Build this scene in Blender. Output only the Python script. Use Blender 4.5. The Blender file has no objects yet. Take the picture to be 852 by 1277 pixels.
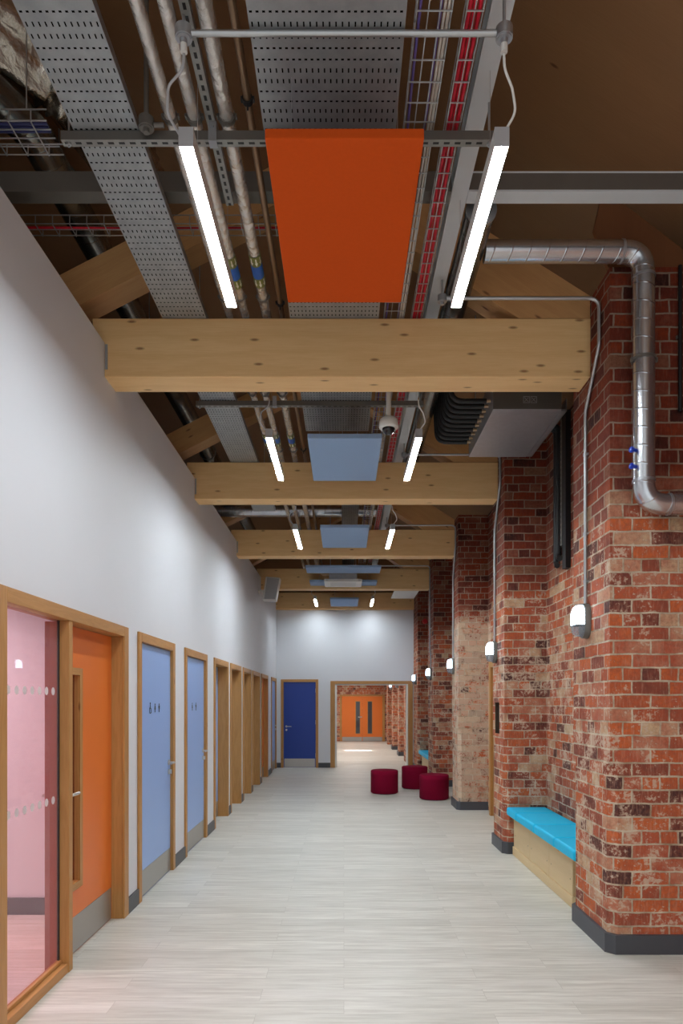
import bpy, bmesh, math, random
from mathutils import Vector
random.seed(7)
C = bpy.context.scene.collection
PI = math.pi

# ------------------------------------------------------------------ layout
EYE = 1.60            # camera height
F = 851.0             # focal length in pixels of an 852 wide frame
WL = -1.635           # face of the white left wall
PX = 1.69             # corridor face of the brick piers
BX = 2.13             # face of the brick bays behind the piers
FY = 16.53            # face of the far wall
BEAMS = [4.665, 7.47, 10.40, 13.45, 16.40]
BT = 0.23             # beam thickness
BZ0, BZ1 = 3.82, 4.22
PIERS = [(4.335, 5.02), (7.18, 7.73), (10.08, 10.66), (12.86, 13.70), (15.60, FY)]

# ------------------------------------------------------------------ mesh builder
class MB:
    def __init__(s):
        s.v, s.f, s.uv, s.m, s.sm = [], [], [], [], []
    def face(s, pts, uvs, mat=0, smooth=False):
        b = len(s.v); s.v += [tuple(p) for p in pts]
        s.f.append(tuple(range(b, b + len(pts)))); s.uv.append(list(uvs)); s.m.append(mat); s.sm.append(smooth)
    def poly(s, verts, faces, uvf, mat=0, smooth=False):
        b = len(s.v); s.v += [tuple(p) for p in verts]
        for f in faces:
            s.f.append(tuple(b + i for i in f)); s.uv.append([uvf(verts[i]) for i in f]); s.m.append(mat); s.sm.append(smooth)
    def box(s, x0, x1, y0, y1, z0, z1, grain=1, mat=0):
        x0, x1 = min(x0, x1), max(x0, x1); y0, y1 = min(y0, y1), max(y0, y1); z0, z1 = min(z0, z1), max(z0, z1)
        V = [(x, y, z) for z in (z0, z1) for y in (y0, y1) for x in (x0, x1)]
        b = len(s.v); s.v += V
        FS = [((0, 2, 3, 1), 2), ((4, 5, 7, 6), 2), ((0, 1, 5, 4), 1), ((2, 6, 7, 3), 1), ((0, 4, 6, 2), 0), ((1, 3, 7, 5), 0)]
        for f, n in FS:
            ax = [a for a in (0, 1, 2) if a != n]
            if grain in ax:
                u = grain; w = ax[0] if ax[1] == grain else ax[1]
            else:
                u, w = ax
            s.f.append(tuple(b + i for i in f))
            s.uv.append([(V[i][u], V[i][w] + V[i][n] * (1.0 if grain != n else 0.3)) for i in f]); s.m.append(mat); s.sm.append(False)
    def prism(s, pts, axis, a0, a1, mat=0, grain=(1, 0)):
        """polygon pts (2D) extruded along axis from a0 to a1; grain = 2D direction of the wood grain"""
        def P(p, a):
            if axis == 1: return (p[0], a, p[1])
            if axis == 0: return (a, p[0], p[1])
            return (p[0], p[1], a)
        g = Vector(grain).normalized(); h = Vector((-g[1], g[0]))
        n = len(pts)
        uv = lambda p, k=0: (p[0] * g[0] + p[1] * g[1], p[0] * h[0] + p[1] * h[1] + k)
        s.face([P(p, a0) for p in pts], [uv(p) for p in pts], mat)
        s.face([P(p, a1) for p in reversed(pts)], [uv(p, 3) for p in reversed(pts)], mat)
        for i in range(n):
            p, q = pts[i], pts[(i + 1) % n]
            up, uq = uv(p), uv(q)
            s.face([P(q, a0), P(p, a0), P(p, a1), P(q, a1)], [(uq[0], uq[1] + a0), (up[0], up[1] + a0), (up[0], up[1] + a1), (uq[0], uq[1] + a1)], mat)
    def tube(s, pts, r, n=14, mat=0, cap=True, rfun=None, u0=0.0):
        pts = [Vector(p) for p in pts]
        T = []
        for i in range(len(pts)):
            a = pts[max(i - 1, 0)]; b = pts[min(i + 1, len(pts) - 1)]
            T.append((b - a).normalized())
        up = Vector((0, 0, 1)) if abs(T[0].z) < 0.9 else Vector((1, 0, 0))
        N = T[0].cross(up).normalized(); rings = []; L = [0]
        for i in range(1, len(pts)): L.append(L[-1] + (pts[i] - pts[i - 1]).length)
        for i, p in enumerate(pts):
            N = (N - T[i] * N.dot(T[i])).normalized(); B = T[i].cross(N)
            rr = r if rfun is None else None
            ring = []
            for k in range(n):
                a = 2 * PI * k / n
                q = rr if rr is not None else rfun(i / max(1, len(pts) - 1), a)
                ring.append(p + (N * math.cos(a) + B * math.sin(a)) * q)
            rings.append(ring)
        b = len(s.v)
        for ring in rings: s.v += [tuple(q) for q in ring]
        for i in range(len(pts) - 1):
            for k in range(n):
                k2 = (k + 1) % n
                s.f.append((b + i * n + k, b + i * n + k2, b + (i + 1) * n + k2, b + (i + 1) * n + k))
                s.uv.append([(k / n, L[i] + u0), ((k + 1) / n, L[i] + u0), ((k + 1) / n, L[i + 1] + u0), (k / n, L[i + 1] + u0)])
                s.m.append(mat); s.sm.append(True)
        if cap:
            s.face([rings[0][k] for k in reversed(range(n))], [(0, 0)] * n, mat)
            s.face(rings[-1], [(0, 0)] * n, mat)
    def cyl(s, c, axis, r, l0, l1, n=20, mat=0):
        """disc or cylinder about c along axis (0,1,2), from l0 to l1"""
        a = list(c); b = list(c); a[axis] = l0; b[axis] = l1
        s.tube([a, b], r, n, mat)
    def lathe(s, prof, c, n=40, mat=0):
        """prof: list of (r, z) from bottom to top, about vertical axis through c"""
        rings = [[(c[0] + r * math.cos(2 * PI * k / n), c[1] + r * math.sin(2 * PI * k / n), c[2] + z) for k in range(n)] for r, z in prof]
        b = len(s.v)
        for ring in rings: s.v += ring
        L = [0]
        for i in range(1, len(prof)): L.append(L[-1] + math.hypot(prof[i][0] - prof[i - 1][0], prof[i][1] - prof[i - 1][1]))
        for i in range(len(prof) - 1):
            for k in range(n):
                k2 = (k + 1) % n
                s.f.append((b + i * n + k, b + i * n + k2, b + (i + 1) * n + k2, b + (i + 1) * n + k))
                s.uv.append([(k / n, L[i]), ((k + 1) / n, L[i]), ((k + 1) / n, L[i + 1]), (k / n, L[i + 1])]); s.m.append(mat); s.sm.append(True)
        s.face(list(reversed(rings[0])), [(0, 0)] * n, mat); s.face(rings[-1], [(0, 0)] * n, mat)

def fillet(pts, rad, seg=8):
    pts = [Vector(p) for p in pts]; out = [pts[0]]
    for i in range(1, len(pts) - 1):
        a, b, c = pts[i - 1], pts[i], pts[i + 1]
        d0, d1 = (a - b).normalized(), (c - b).normalized()
        ang = d0.angle(d1)
        t = min(rad / math.tan(ang / 2), (a - b).length * .49, (c - b).length * .49)
        p0, p1 = b + d0 * t, b + d1 * t
        for k in range(seg + 1):
            w = k / seg
            out.append(p0 * (1 - w) ** 2 + b * 2 * w * (1 - w) + p1 * w ** 2)
    out.append(pts[-1]); return out

def wpos(o):
    p = Vector((0, 0, 0))
    while o is not None:
        p += Vector(o.location); o = o.parent
    return p

def obj(name, mb, mats, parent=None, bevel=0, weld=False, seg=2):
    if not isinstance(mats, (list, tuple)): mats = [mats]
    off = wpos(parent) if parent else Vector((0, 0, 0))
    me = bpy.data.meshes.new(name)
    me.from_pydata([tuple(Vector(p) - off) for p in mb.v], [], mb.f)
    ul = me.uv_layers.new(name='UVMap')
    k = 0
    for fi, f in enumerate(mb.f):
        for j in range(len(f)):
            ul.data[k].uv = mb.uv[fi][j]; k += 1
    for m in mats: me.materials.append(m)
    me.polygons.foreach_set('material_index', mb.m); me.polygons.foreach_set('use_smooth', mb.sm)
    bm = bmesh.new(); bm.from_mesh(me)
    if weld: bmesh.ops.remove_doubles(bm, verts=bm.verts, dist=1e-5)
    bmesh.ops.recalc_face_normals(bm, faces=bm.faces)
    bm.to_mesh(me); bm.free()
    o = bpy.data.objects.new(name, me); C.objects.link(o)
    if parent: o.parent = parent
    if bevel:
        b = o.modifiers.new('edge', 'BEVEL'); b.width = bevel; b.segments = seg; b.limit_method = 'ANGLE'; b.angle_limit = math.radians(50)
    return o

def tag(o, label=None, cat=None, group=None, kind=None):
    if label: o['label'] = label
    if cat: o['category'] = cat
    if group: o['group'] = group
    if kind: o['kind'] = kind
    return o

def thing(name, label, cat, loc, group=None, kind='thing'):
    o = bpy.data.objects.new(name, None); C.objects.link(o); o.location = loc; o.empty_display_size = .1
    return tag(o, label, cat if kind != 'structure' else None, group, kind)

def dup(root, delta, label=None):
    r = root.copy(); C.objects.link(r); r.location = Vector(root.location) + Vector(delta)
    if label: r['label'] = label
    for ch in list(root.children):
        c = ch.copy(); C.objects.link(c); c.parent = r
        for g in list(ch.children):
            d = g.copy(); C.objects.link(d); d.parent = c
    return r

# ------------------------------------------------------------------ materials
def lin(c):
    return tuple((v / 255 / 12.92 if v / 255 <= .04045 else ((v / 255 + .055) / 1.055) ** 2.4) for v in c) + (1,)

class NT:
    def __init__(s, name):
        s.mat = bpy.data.materials.new(name); s.mat.use_nodes = True
        s.n = s.mat.node_tree.nodes; s.l = s.mat.node_tree.links; s.n.clear()
        s.out = s.n.new('ShaderNodeOutputMaterial'); s.b = s.n.new('ShaderNodeBsdfPrincipled'); s.l.new(s.b.outputs[0], s.out.inputs[0])
    def new(s, t, **k):
        n = s.n.new(t)
        for a, v in k.items(): setattr(n, a, v)
        return n
    def set(s, node, sock, v):
        if hasattr(v, 'is_output') or isinstance(v, bpy.types.NodeSocket): s.l.new(v, node.inputs[sock])
        else: node.inputs[sock].default_value = v
    def math(s, op, a, b=None, c=None):
        n = s.new('ShaderNodeMath', operation=op)
        for i, v in enumerate((a, b, c)):
            if v is not None: s.set(n, i, v)
        return n.outputs[0]
    def mix(s, f, a, b, mode='MIX'):
        n = s.new('ShaderNodeMix', data_type='RGBA', blend_type=mode)
        s.set(n, 0, f); s.set(n, 6, a); s.set(n, 7, b); return n.outputs[2]
    def ramp(s, f, stops):
        n = s.new('ShaderNodeValToRGB'); s.set(n, 0, f); e = n.color_ramp.elements
        while len(e) < len(stops): e.new(.5)
        for x, (p, c) in zip(e, stops):
            x.position = p; x.color = c if isinstance(c, tuple) else (c, c, c, 1)
        return n.outputs[0]
    def noise(s, vec, scale, detail=4, rough=.55):
        n = s.new('ShaderNodeTexNoise'); s.set(n, 'Scale', scale); s.set(n, 'Detail', detail); s.set(n, 'Roughness', rough)
        if vec is not None: s.l.new(vec, n.inputs['Vector'])
        return n.outputs[0]
    def map(s, vec, scale=(1, 1, 1), loc=None):
        n = s.new('ShaderNodeMapping'); s.l.new(vec, n.inputs[0]); n.inputs['Scale'].default_value = scale
        if loc is not None: s.set(n, 'Location', loc)
        return n.outputs[0]
    def uv(s): return s.new('ShaderNodeUVMap').outputs[0]
    def pos(s): return s.new('ShaderNodeNewGeometry').outputs['Position']
    def bump(s, h, strength=.3, dist=.01):
        n = s.new('ShaderNodeBump'); s.set(n, 'Strength', strength); s.set(n, 'Distance', dist); s.l.new(h, n.inputs['Height']); s.l.new(n.outputs[0], s.b.inputs['Normal'])
    def base(s, col=None, rough=None, metal=None, spec=None):
        if col is not None: s.set(s.b, 'Base Color', col)
        if rough is not None: s.set(s.b, 'Roughness', rough)
        if metal is not None: s.set(s.b, 'Metallic', metal)
        if spec is not None: s.set(s.b, 'Specular IOR Level', spec)

def plain(name, rgb, rough=.5, metal=0, var=.06, scale=6, bumps=0, bscale=200, spec=.5):
    t = NT(name); c = lin(rgb)
    n = t.noise(t.pos(), scale, 3)
    lo = tuple(max(0, x * (1 - var)) for x in c[:3]) + (1,); hi = tuple(min(1, x * (1 + var)) for x in c[:3]) + (1,)
    t.base(t.mix(n, lo, hi), rough, metal, spec)
    if bumps: t.bump(t.noise(t.pos(), bscale, 2), bumps, .002)
    return t.mat

def wood(name, light, dark, knot, rough=.5, rings=9, knots=.9, contrast=.5, lam=0, wv=.16):
    t = NT(name); uv = t.uv()
    rnd = t.new('ShaderNodeObjectInfo').outputs['Random']
    sh = t.new('ShaderNodeCombineXYZ'); t.l.new(t.math('MULTIPLY', rnd, 37.0), sh.inputs[0]); t.l.new(t.math('MULTIPLY', rnd, 11.0), sh.inputs[1])
    add = t.new('ShaderNodeVectorMath', operation='ADD'); t.l.new(uv, add.inputs[0]); t.l.new(sh.outputs[0], add.inputs[1]); v = add.outputs[0]
    big = t.noise(t.map(v, (1.2, 7, 1)), 1.6, 3)
    warp = t.math('MULTIPLY', big, 3.2)
    sep = t.new('ShaderNodeSeparateXYZ'); t.l.new(v, sep.inputs[0])
    wave = t.math('SINE', t.math('MULTIPLY', t.math('ADD', t.math('MULTIPLY', sep.outputs[1], 11.0), warp), rings))
    wave = t.math('MULTIPLY_ADD', wave, .5, .5)
    fine = t.noise(t.map(v, (5, 160, 1)), 1.0, 4, .7)
    f = t.math('ADD', t.math('MULTIPLY', wave, wv), t.math('MULTIPLY', fine, 1 - wv))
    f = t.ramp(f, [(.5 - contrast * .5, 0.0), (.5 + contrast * .5, 1.0)])
    col = t.mix(f, lin(dark), lin(light))
    col = t.mix(t.ramp(t.noise(t.map(v, (.6, 3, 1)), 1.0, 2), [(.3, 0.0), (.7, .35)]), col, lin(dark))
    if knots:
        vo = t.new('ShaderNodeTexVoronoi', feature='F1', voronoi_dimensions='2D'); t.set(vo, 'Scale', 1.0); t.l.new(t.map(v, (2.2, 7.0, 1)), vo.inputs['Vector']); t.set(vo, 'Randomness', 1.0)
        k = t.ramp(vo.outputs['Distance'], [(.03, 1.0), (.085, 0.0)])
        sep2 = t.new('ShaderNodeSeparateColor'); t.l.new(vo.outputs['Color'], sep2.inputs[0])
        k = t.math('MULTIPLY', k, t.math('GREATER_THAN', sep2.outputs[0], 1 - knots))
        col = t.mix(t.math('MULTIPLY', k, .8), col, lin(knot))
    if lam:
        ln = t.math('LESS_THAN', t.math('FRACT', t.math('DIVIDE', sep.outputs[1], lam)), .022)
        col = t.mix(t.math('MULTIPLY', ln, .3), col, lin(dark))
    t.base(col, rough, 0, .35)
    t.bump(fine, .08, .002)
    return t.mat

def brick_mat():
    t = NT('brick'); uv = t.uv(); pos = t.pos()
    nz = t.new('ShaderNodeTexNoise'); t.set(nz, 'Scale', 9.0); t.set(nz, 'Detail', 4.0); t.l.new(uv, nz.inputs['Vector'])
    off = t.new('ShaderNodeVectorMath', operation='SUBTRACT'); t.l.new(nz.outputs['Color'], off.inputs[0]); off.inputs[1].default_value = (.5, .5, .5)
    sc = t.new('ShaderNodeVectorMath', operation='SCALE'); t.l.new(off.outputs[0], sc.inputs[0]); sc.inputs['Scale'].default_value = .018
    ad = t.new('ShaderNodeVectorMath', operation='ADD'); t.l.new(uv, ad.inputs[0]); t.l.new(sc.outputs[0], ad.inputs[1])
    br = t.new('ShaderNodeTexBrick', offset=.5, offset_frequency=2, squash=.5, squash_frequency=4)
    t.l.new(ad.outputs[0], br.inputs['Vector'])
    for k, v in (('Color1', (0, 0, 0, 1)), ('Color2', (1, 1, 1, 1)), ('Mortar', (.5, .5, .5, 1)), ('Scale', 1.0), ('Mortar Size', .0065), ('Mortar Smooth', .25), ('Bias', 0.0), ('Brick Width', .236), ('Row Height', .0865)):
        br.inputs[k].default_value = v
    tint = br.outputs['Color']; mort = br.outputs['Fac']
    n_small = t.noise(uv, 38, 5, .65); n_mid = t.noise(uv, 7, 5, .6); n_big = t.noise(pos, 1.3, 4, .55)
    tv = t.math('ADD', tint, t.math('MULTIPLY', t.math('SUBTRACT', n_mid, .5), .55))
    col = t.ramp(tv, [(-.0, lin((78, 50, 48))), (.10, lin((126, 66, 54))), (.30, lin((172, 86, 60))), (.52, lin((206, 104, 56))), (.68, lin((182, 92, 66))), (.82, lin((196, 132, 104))), (1.0, lin((208, 178, 142)))])
    streak = t.noise(t.map(uv, (60, 9, 1)), 1.0, 4, .7)
    col = t.mix(t.ramp(n_small, [(.42, .0), (.7, .6)]), col, lin((136, 84, 66)))
    col = t.mix(t.ramp(streak, [(.5, 0.0), (.72, .42)]), col, lin((206, 160, 136)))
    # lime and old paint left on the bricks: patchy, more of it on the third pier
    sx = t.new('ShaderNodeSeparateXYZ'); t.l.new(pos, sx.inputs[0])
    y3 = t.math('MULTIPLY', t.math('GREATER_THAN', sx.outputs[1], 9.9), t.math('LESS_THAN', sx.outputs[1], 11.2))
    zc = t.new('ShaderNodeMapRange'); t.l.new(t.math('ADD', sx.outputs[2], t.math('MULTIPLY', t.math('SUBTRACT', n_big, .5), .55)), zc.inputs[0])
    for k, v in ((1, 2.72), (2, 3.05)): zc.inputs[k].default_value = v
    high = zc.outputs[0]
    lime = t.math('ADD', t.math('ADD', t.math('MULTIPLY', n_mid, .50), t.math('MULTIPLY', n_small, .50)), t.math('MULTIPLY', n_big, .30))
    lime = t.math('ADD', lime, t.math('MULTIPLY', y3, .115))
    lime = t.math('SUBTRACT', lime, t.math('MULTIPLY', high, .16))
    lf = t.ramp(lime, [(.685, 0.0), (.735, .68)])
    col = t.mix(lf, col, lin((216, 194, 170)))
    mcol = t.mix(t.ramp(n_mid, [(.35, 0.0), (.6, 1.0)]), lin((158, 132, 106)), lin((216, 200, 176)))
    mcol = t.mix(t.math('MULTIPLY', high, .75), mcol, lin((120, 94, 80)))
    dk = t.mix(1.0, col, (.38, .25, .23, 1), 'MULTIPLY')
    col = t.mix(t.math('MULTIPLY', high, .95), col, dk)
    col = t.mix(mort, col, mcol)
    t.base(col, .85, 0, .25)
    h = t.math('ADD', t.math('MULTIPLY', t.math('SUBTRACT', 1.0, mort), 1.0), t.math('MULTIPLY', n_small, .45))
    t.bump(h, .75, .012)
    return t.mat

def floor_mat():
    t = NT('vinyl_plank'); pos = t.pos()
    br = t.new('ShaderNodeTexBrick', offset=.37, offset_frequency=2, squash=1.0, squash_frequency=2)
    t.l.new(pos, br.inputs['Vector'])
    for k, v in (('Color1', (0, 0, 0, 1)), ('Color2', (1, 1, 1, 1)), ('Mortar', (.3, .3, .3, 1)), ('Scale', 1.0), ('Mortar Size', .0011), ('Mortar Smooth', .2), ('Bias', 0.0), ('Brick Width', 1.22), ('Row Height', .152)):
        br.inputs[k].default_value = v
    sx = t.new('ShaderNodeSeparateXYZ'); t.l.new(pos, sx.inputs[0])
    cb = t.new('ShaderNodeCombineXYZ'); t.l.new(sx.outputs[0], cb.inputs[0]); t.l.new(sx.outputs[1], cb.inputs[1]); t.l.new(t.math('MULTIPLY', br.outputs['Color'], 13.0), cb.inputs[2])
    g = t.noise(t.map(cb.outputs[0], (1.6, 26, 1)), 1.5, 6, .65)
    g2 = t.noise(t.map(cb.outputs[0], (.8, 5, 1)), 1.2, 3)
    c = t.mix(br.outputs['Color'], lin((210, 208, 197)), lin((230, 228, 218)))
    c = t.mix(t.ramp(g, [(.38, .65), (.62, 0.0)]), c, lin((180, 175, 163)))
    c = t.mix(t.ramp(g2, [(.5, 0.0), (.75, .4)]), c, lin((228, 224, 217)))
    c = t.mix(t.math('MULTIPLY', br.outputs['Fac'], .5), c, lin((150, 142, 130)))
    t.base(c, t.math('MULTIPLY_ADD', g, .12, .30), 0, .45)
    t.bump(g, .04, .002)
    return t.mat

def tray_mat():
    t = NT('perforated_galvanised'); uv = t.uv()
    s = t.new('ShaderNodeSeparateXYZ'); t.l.new(uv, s.inputs[0])
    fu = t.math('ABSOLUTE', t.math('SUBTRACT', t.math('FRACT', t.math('DIVIDE', s.outputs[0], .025)), .5))
    row = t.math('DIVIDE', s.outputs[1], .0485)
    fv = t.math('ABSOLUTE', t.math('SUBTRACT', t.math('FRACT', row), .5))
    par = t.math('GREATER_THAN', t.math('FRACT', t.math('DIVIDE', row, 4.0)), .5)
    hu = t.math('MULTIPLY_ADD', par, -.11, .23); hv = t.math('MULTIPLY_ADD', par, .12, .085)
    hole = t.math('MULTIPLY', t.math('LESS_THAN', fu, hu), t.math('LESS_THAN', fv, hv))
    n = t.noise(t.pos(), 14, 4)
    t.base(t.mix(n, lin((138, 142, 145)), lin((182, 186, 188))), .5, .45, .5)
    df = t.new('ShaderNodeBsdfDiffuse'); df.inputs[0].default_value = (.006, .005, .004, 1); mx = t.new('ShaderNodeMixShader')
    t.l.new(hole, mx.inputs[0]); t.l.new(t.b.outputs[0], mx.inputs[1]); t.l.new(df.outputs[0], mx.inputs[2]); t.l.new(mx.outputs[0], t.out.inputs[0])
    return t.mat

def slot_mat(name='slotted_channel', pitch=.05):
    t = NT(name); uv = t.uv()
    s = t.new('ShaderNodeSeparateXYZ'); t.l.new(uv, s.inputs[0])
    fu = t.math('ABSOLUTE', t.math('SUBTRACT', t.math('FRACT', t.math('DIVIDE', s.outputs[0], pitch)), .5))
    fv = t.math('ABSOLUTE', s.outputs[1])
    hole = t.math('MULTIPLY', t.math('LESS_THAN', fu, .27), t.math('LESS_THAN', fv, .0065))
    n = t.noise(t.pos(), 20, 4)
    c = t.mix(n, lin((126, 126, 122)), lin((170, 170, 164)))
    t.base(t.mix(hole, c, lin((16, 15, 14))), .45, t.math('SUBTRACT', .6, t.math('MULTIPLY', hole, .6)), .5)
    return t.mat

def duct_mat(name='spiral_duct', pitch=.11, tint=(190, 192, 194)):
    t = NT(name); uv = t.uv()
    s = t.new('ShaderNodeSeparateXYZ'); t.l.new(uv, s.inputs[0])
    ph = t.math('FRACT', t.math('ADD', t.math('DIVIDE', s.outputs[1], pitch), s.outputs[0]))
    ridge = t.ramp(t.math('ABSOLUTE', t.math('SUBTRACT', ph, .5)), [(.0, 1.0), (.05, 0.0)])
    n = t.noise(t.pos(), 10, 4)
    c = tuple(x for x in lin(tint))
    t.base(t.mix(ridge, t.mix(n, tuple(x * .75 for x in c[:3]) + (1,), c), tuple(x * .72 for x in c[:3]) + (1,)), .26, .9, .5)
    t.bump(ridge, .35, .004)
    return t.mat

def foil_mat(name, rgb, crinkle=.5, scale=45, metal=.7):
    t = NT(name)
    n = t.noise(t.pos(), scale, 5, .6)
    v = t.new('ShaderNodeTexVoronoi', feature='F1'); t.set(v, 'Scale', scale * .6); t.l.new(t.pos(), v.inputs['Vector'])
    c = lin(rgb)
    t.base(t.mix(t.noise(t.pos(), 5, 3), tuple(x * .85 for x in c[:3]) + (1,), c), .22, metal, .5)
    t.bump(t.math('ADD', n, v.outputs['Distance']), crinkle, .012)
    return t.mat

def emit(name, rgb, strength):
    t = NT(name); e = t.new('ShaderNodeEmission'); e.inputs[0].default_value = rgb + (1,); e.inputs[1].default_value = strength
    n = t.noise(t.pos(), 3, 1); t.l.new(t.mix(t.math('MULTIPLY', n, .05), rgb + (1,), (1, 1, 1, 1)), e.inputs[0])
    t.l.new(e.outputs[0], t.out.inputs[0]); return t.mat

def glass(name, tint, dif=.0, rough=.02, refl=.12):
    t = NT(name); n = t.n
    tr = t.new('ShaderNodeBsdfTransparent'); tr.inputs[0].default_value = tint + (1,)
    gl = t.new('ShaderNodeBsdfGlossy'); gl.inputs['Roughness'].default_value = rough
    df = t.new('ShaderNodeBsdfDiffuse'); df.inputs[0].default_value = tuple(min(1, x * .95) for x in tint) + (1,)
    m1 = t.new('ShaderNodeMixShader'); m1.inputs[0].default_value = dif; t.l.new(tr.outputs[0], m1.inputs[1]); t.l.new(df.outputs[0], m1.inputs[2])
    fr = t.new('ShaderNodeFresnel'); fr.inputs[0].default_value = 1.45
    bf = t.new('ShaderNodeNewGeometry').outputs['Backfacing']; fm = t.math('MULTIPLY', t.math('MULTIPLY', fr.outputs[0], refl / .12), t.math('SUBTRACT', 1.0, bf))
    m2 = t.new('ShaderNodeMixShader'); t.l.new(fm, m2.inputs[0]); t.l.new(m1.outputs[0], m2.inputs[1]); t.l.new(gl.outputs[0], m2.inputs[2])
    t.l.new(m2.outputs[0], t.out.inputs[0]); return t.mat

M = dict(
    wall=plain('white_paint', (222, 224, 229), .55, var=.02, scale=2, bumps=.05, bscale=120),
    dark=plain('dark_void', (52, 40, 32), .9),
    floor=floor_mat(), brick=brick_mat(),
    board=plain('grey_skirting', (72, 74, 80), .45, var=.08),
    beam=wood('spruce_glulam', (252, 216, 160), (226, 180, 120), (128, 78, 44), .5, 5, .55, .9, lam=.1333),
    rafter=wood('rafter_timber', (226, 180, 124), (196, 144, 92), (118, 72, 42), .55, 5, .35, .9),
    ply=wood('ceiling_plywood', (170, 128, 90), (146, 106, 72), (80, 50, 28), .6, 3, .025, 1.0, wv=.06),
    gusset=wood('gusset_plywood', (140, 92, 58), (116, 74, 46), (80, 50, 28), .6, 3, .12, 1.0, wv=.1),
    oak=wood('oak', (206, 156, 98), (168, 118, 64), (120, 76, 40), .42, 8, .08, .9, wv=.22),
    birch=wood('birch_ply', (232, 206, 162), (216, 186, 140), (170, 130, 88), .5, 3, .05, 1.0),
    steel=plain('painted_steel', (206, 212, 216), .45, 0, var=.06),
    darksteel=plain('dull_steel', (112, 108, 102), .5, .4, var=.12),
    galv=plain('galvanised_sheet', (176, 178, 182), .38, .75, var=.12, scale=18),
    conduit=plain('conduit_steel', (184, 186, 188), .35, .75, var=.06),
    chrome=plain('satin_steel', (205, 205, 203), .28, .9, var=.03),
    kick=plain('brushed_kick_plate', (176, 174, 170), .38, .75, var=.05, scale=3),
    tray=tray_mat(), slot=slot_mat(), duct=duct_mat('spiral_duct', .11, (214, 217, 222)), ductdark=duct_mat('dull_spiral_duct', .13, (150, 150, 146)),
    foil=foil_mat('pipe_foil', (240, 236, 230), .55, 34), foilbig=foil_mat('crumpled_foil', (226, 218, 206), 1.0, 18, .9),
    copper=plain('dull_copper', (150, 122, 96), .35, .8, var=.15),
    black=plain('black_rubber', (22, 22, 24), .55, var=.1),
    tan=plain('pipe_tape', (196, 168, 132), .6),
    orange=plain('orange_felt', (210, 84, 28), .95, var=.05, scale=60, bumps=.25, bscale=500, spec=.1),
    blue=plain('blue_felt', (156, 182, 216), .95, var=.05, scale=60, bumps=.25, bscale=500, spec=.1),
    maroon=plain('maroon_wool', (128, 6, 44), .92, var=.1, scale=90, bumps=.3, bscale=500, spec=.15),
    darkbase=plain('stool_base', (30, 22, 26), .6),
    turq=plain('turquoise_vinyl', (8, 194, 240), .5, var=.03, scale=8, spec=.4),
    d_blue=plain('door_light_blue', (148, 180, 234), .38, var=.03, scale=2),
    d_navy=plain('door_navy', (20, 60, 148), .38, var=.03, scale=2),
    stop=plain('door_stop_red', (176, 92, 66), .45), d_orange=plain('door_orange', (230, 120, 46), .38, var=.03, scale=2),
    red=plain('red_plastic', (190, 22, 28), .4), redcable=plain('red_cable', (206, 26, 52), .45),
    white=plain('white_plastic', (232, 231, 226), .4, var=.02), greyp=plain('grey_plastic', (178, 178, 180), .5),
    purple=plain('purple_cable', (110, 92, 160), .5), greycab=plain('pale_cable', (214, 206, 196), .5), navycab=plain('navy_cable', (30, 34, 84), .5),
    bandblue=plain('band_blue', (28, 92, 178), .45), bandgreen=plain('band_green', (116, 118, 44), .5), bandwhite=plain('band_arrow_cream', (236, 230, 206), .5),
    bluetap=plain('blue_tap', (26, 60, 190), .4), cavity=plain('cavity', (70, 54, 42), .95, var=.3, scale=20),
    ink=plain('sign_ink', (36, 38, 46), .4), frost=plain('frosted_dot', (226, 212, 214), .6),
    led0=emit('led_diffuser_a', (.865, .95, 1.0), 145.0), led1=emit('led_diffuser_b', (.865, .95, 1.0), 172.0), led2=emit('led_diffuser_c', (.865, .95, 1.0), 215.0), led3=emit('led_diffuser_d', (.865, .95, 1.0), 100.0), bulk=emit('bulkhead_glow', (.60, .80, 1.0), 13.0),
    pink=glass('pink_glass', (.93, .74, .79), .10, .02, .08), clear=glass('lamp_glass', (.72, .80, .88), .25, .08), vision=glass('vision_glass', (.55, .35, .33), .05),
    farvision=glass('grey_vision_glass', (.25, .25, .27), .3), domeglass=plain('tinted_dome', (30, 30, 32), .1, 0),
)

# ------------------------------------------------------------------ shell
mb = MB(); mb.box(-5.0, 2.6, -3.0, 27.7, -.1, 0, 0)
tag(obj('floor', mb, M['floor']), 'pale grey wood-look vinyl plank floor of the corridor', kind='structure')

# doors of the left wall: outer Y range, leaf depth behind the wall face
LD = [('d', 5.395, 6.55, .012), ('d', 6.98, 8.10, .012), ('d', 8.55, 9.60, .125), ('d', 9.785, 10.79, .125), ('d', 11.0, 11.96, .125), ('d', 12.12, 13.2, .125), ('d', 13.44, 14.6, .075), ('d', 15.3, 16.4, .012)]
SCREEN = (3.19, 5.13)
TOP = 2.155
mb = MB(); T = WL - .2
ys = [-3.0]
for a, b in [(SCREEN[0], SCREEN[1])] + [(d[1], d[2]) for d in LD]: ys += [a + .045, b - .045]
ys.append(FY)
for i in range(0, len(ys), 2): mb.box(T, WL, ys[i], ys[i + 1], 0, TOP - .045)
mb.box(T, WL, -3.0, FY, TOP - .045, BZ0 - .001)
yy = [-3.0]
for b in BEAMS: yy += [b - .004, b + BT + .004]
yy = yy[:-1]
for i in range(0, len(yy) - 1, 2): mb.box(T, WL, yy[i], yy[i + 1], BZ0 - .001, 4.05)
tag(obj('wall_left', mb, M['wall']), 'white painted wall with the row of doors', kind='structure')

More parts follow.
